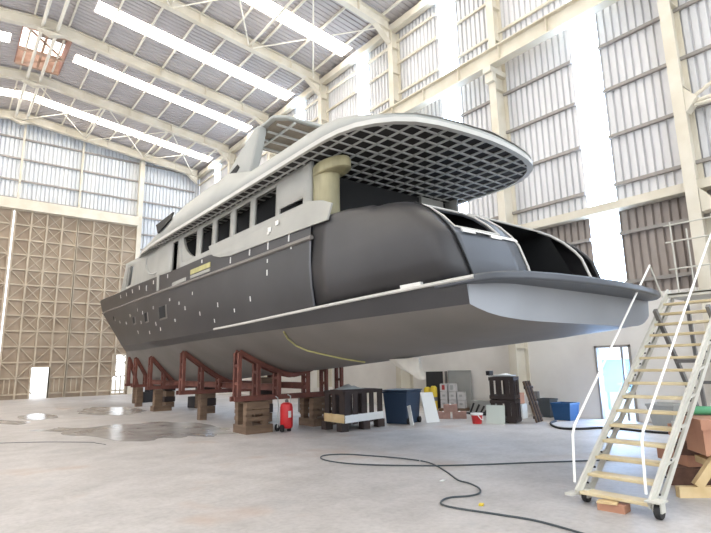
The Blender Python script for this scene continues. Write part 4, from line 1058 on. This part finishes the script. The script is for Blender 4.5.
# wrapped rudder
q = MB()
random.seed(4); rows = []
c0_ = to_world(.25, 3.75, 0)
for z, s_, sh in ((1.72,1.0,0),(1.66,.95,.02),(1.58,.8,.06),(1.5,.62,.12),(1.42,.45,.19),(1.36,.3,.24),(1.31,.16,.27)):
    rr = []
    for k in range(18):
        a = 2*PI*k/18; r_ = s_*(1+.12*math.sin(5*a+z*9)+random.uniform(-.05,.05))
        p = to_world(-.05+.14*math.sin(a)*r_+sh*.2, 3.72+.42*math.cos(a)*r_-sh*1.5, z-.02); rr.append(p)
    rows.append(rr)
q.grid(rows, closed=True)
ts = tag(q.build('plastic_sheet', M['cloth'], smooth=True), 'white plastic sheet wrapped round the rudder below the hull', 'plastic sheet')
tag(MB().tube([to_world(v_,u_,z_-.02) for u_,v_,z_ in HULLHOSE], .018, 6).build('hanging_hose', M['yellow'], smooth=True), 'thin yellowish hose hanging down along the grey hull bottom', 'hose')

# ------------------------------------------------------------------ hoses, puddles, litter
def hose(name, label, pts, r, m, cat='hose'):
    tag(MB().tube(catmull([(x,y,r+.002) for x,y in pts], 8), r, 8).build(name, m, smooth=True), label, cat)
hose('air_hose', 'grey-green hose snaking across the foreground floor', [(9.0,4.04),(8.13,4.66),(7.52,5.09),(6.83,5.54),(6.25,6.0),(5.69,6.62),(5.42,7.06),(5.32,7.47),(5.37,7.82),(5.59,8.01),(5.91,7.84),(6.13,7.4),(6.33,6.88),(6.41,6.46)], .0115, M['hose'])
hose('air_hose', 'dark hose curling in an S toward the bottom edge of the picture', [(6.42,6.43),(6.40,6.25),(6.31,6.0),(6.04,5.51),(5.75,5.05),(5.71,4.83),(5.59,4.57),(5.39,4.4),(5.19,4.39),(4.96,4.5),(4.77,4.46),(4.65,4.33),(4.67,4.1),(4.8,3.66),(4.89,3.25),(4.83,2.6)], .011, M['hose'])
hose('black_cable', 'thick black cable on the floor from the crate stack to the stairs', [(13.0,7.9),(12.5,7.75),(11.95,7.35),(11.66,6.95),(11.84,6.61),(12.31,6.37),(12.42,5.96),(12.34,5.27),(12.42,4.6)], .026, M['black'], 'cable')
hose('thin_cable', 'thin cable lying on the left foreground floor', [(-.5,17.4),(.8,15.2),(2.0,14.2),(2.8,13.3),(2.9,13.0),(3.0,12.6)], .006, M['hose'], 'cable')
def puddle(label, pts):
    c = catmull([(x,y,.003) for x,y in pts]+[(pts[0][0],pts[0][1],.003)], 6)[:-1]
    cc = sum((Vector(q) for q in c), Vector())/len(c)
    c = [cc+(q-cc)*(1+random.uniform(-.24,.16)) for q in c]; c = [(c[k-1]+c[k]*2+c[(k+1) % len(c)])/4 for k in range(len(c))]
    tag(MB().prism(c, (0,0,.003)).build('puddle', M['wet']), label, 'puddle')
puddle('large wet patch on the floor before the cradles', [(2.1,17.3),(2.7,17.7),(3.4,16.6),(4.5,16.9),(5.7,16.2),(6.2,14.6),(5.9,12.6),(5.2,12.1),(4.6,12.6),(3.7,12.4),(3.2,14.0),(2.6,15.6)])
puddle('wet patch on the floor below the bow', [(4.4,23.4),(5.2,25.3),(6.0,25.1),(6.6,23.6),(6.4,21.2),(5.4,20.2),(4.4,21.2)])
puddle('small bright puddle at the left edge of the floor', [(2.3,22.6),(2.7,23.6),(3.3,23.5),(3.5,21.6),(2.9,20.5),(2.4,21.2)])
puddle('narrow damp streak on the floor left of the large wet patch', [(1.2,21.5),(1.7,22.0),(2.4,20.3),(2.2,19.4),(1.5,20.4)])
tag(MB().obox((4.98,4.05,.012),(.07,.05,.02),.5).build('litter', M['yel']), 'small yellow scrap lying on the foreground floor', 'scrap')
tag(MB().obox((5.6,5.2,.006),(.09,.05,.008),.2).build('litter', M['pwhite']), 'small white scrap lying on the floor beside the hose', 'scrap')

# ------------------------------------------------------------------ light
wd = bpy.data.worlds.new('sky'); bpy.context.scene.world = wd; wd.use_nodes = True
bg = wd.node_tree.nodes['Background']; bg.inputs['Color'].default_value = (.89,.945,1,1); bg.inputs['Strength'].default_value = 2.2
def area(name, loc, size, energy, col, rot):
    l = bpy.data.lights.new(name, 'AREA'); l.shape = 'RECTANGLE'; l.size, l.size_y = size; l.energy = energy; l.color = col
    o = bpy.data.objects.new(name, l); C.objects.link(o); o.location = loc; o.rotation_euler = rot; return o
area('door_daylight', (XR+.35, (D0+D1)/2, 1.0), (.9, 1.9), 260, (.42,.64,1.0), (0, math.radians(90), 0))
sc_ = bpy.context.scene
sc_.view_settings.view_transform = 'Standard'; sc_.view_settings.look = 'None'; sc_.view_settings.exposure = 0.45; sc_.view_settings.gamma = 1.0
sc_.view_settings.use_curve_mapping = False
sc_.cycles.max_bounces = 8; sc_.cycles.diffuse_bounces = 5
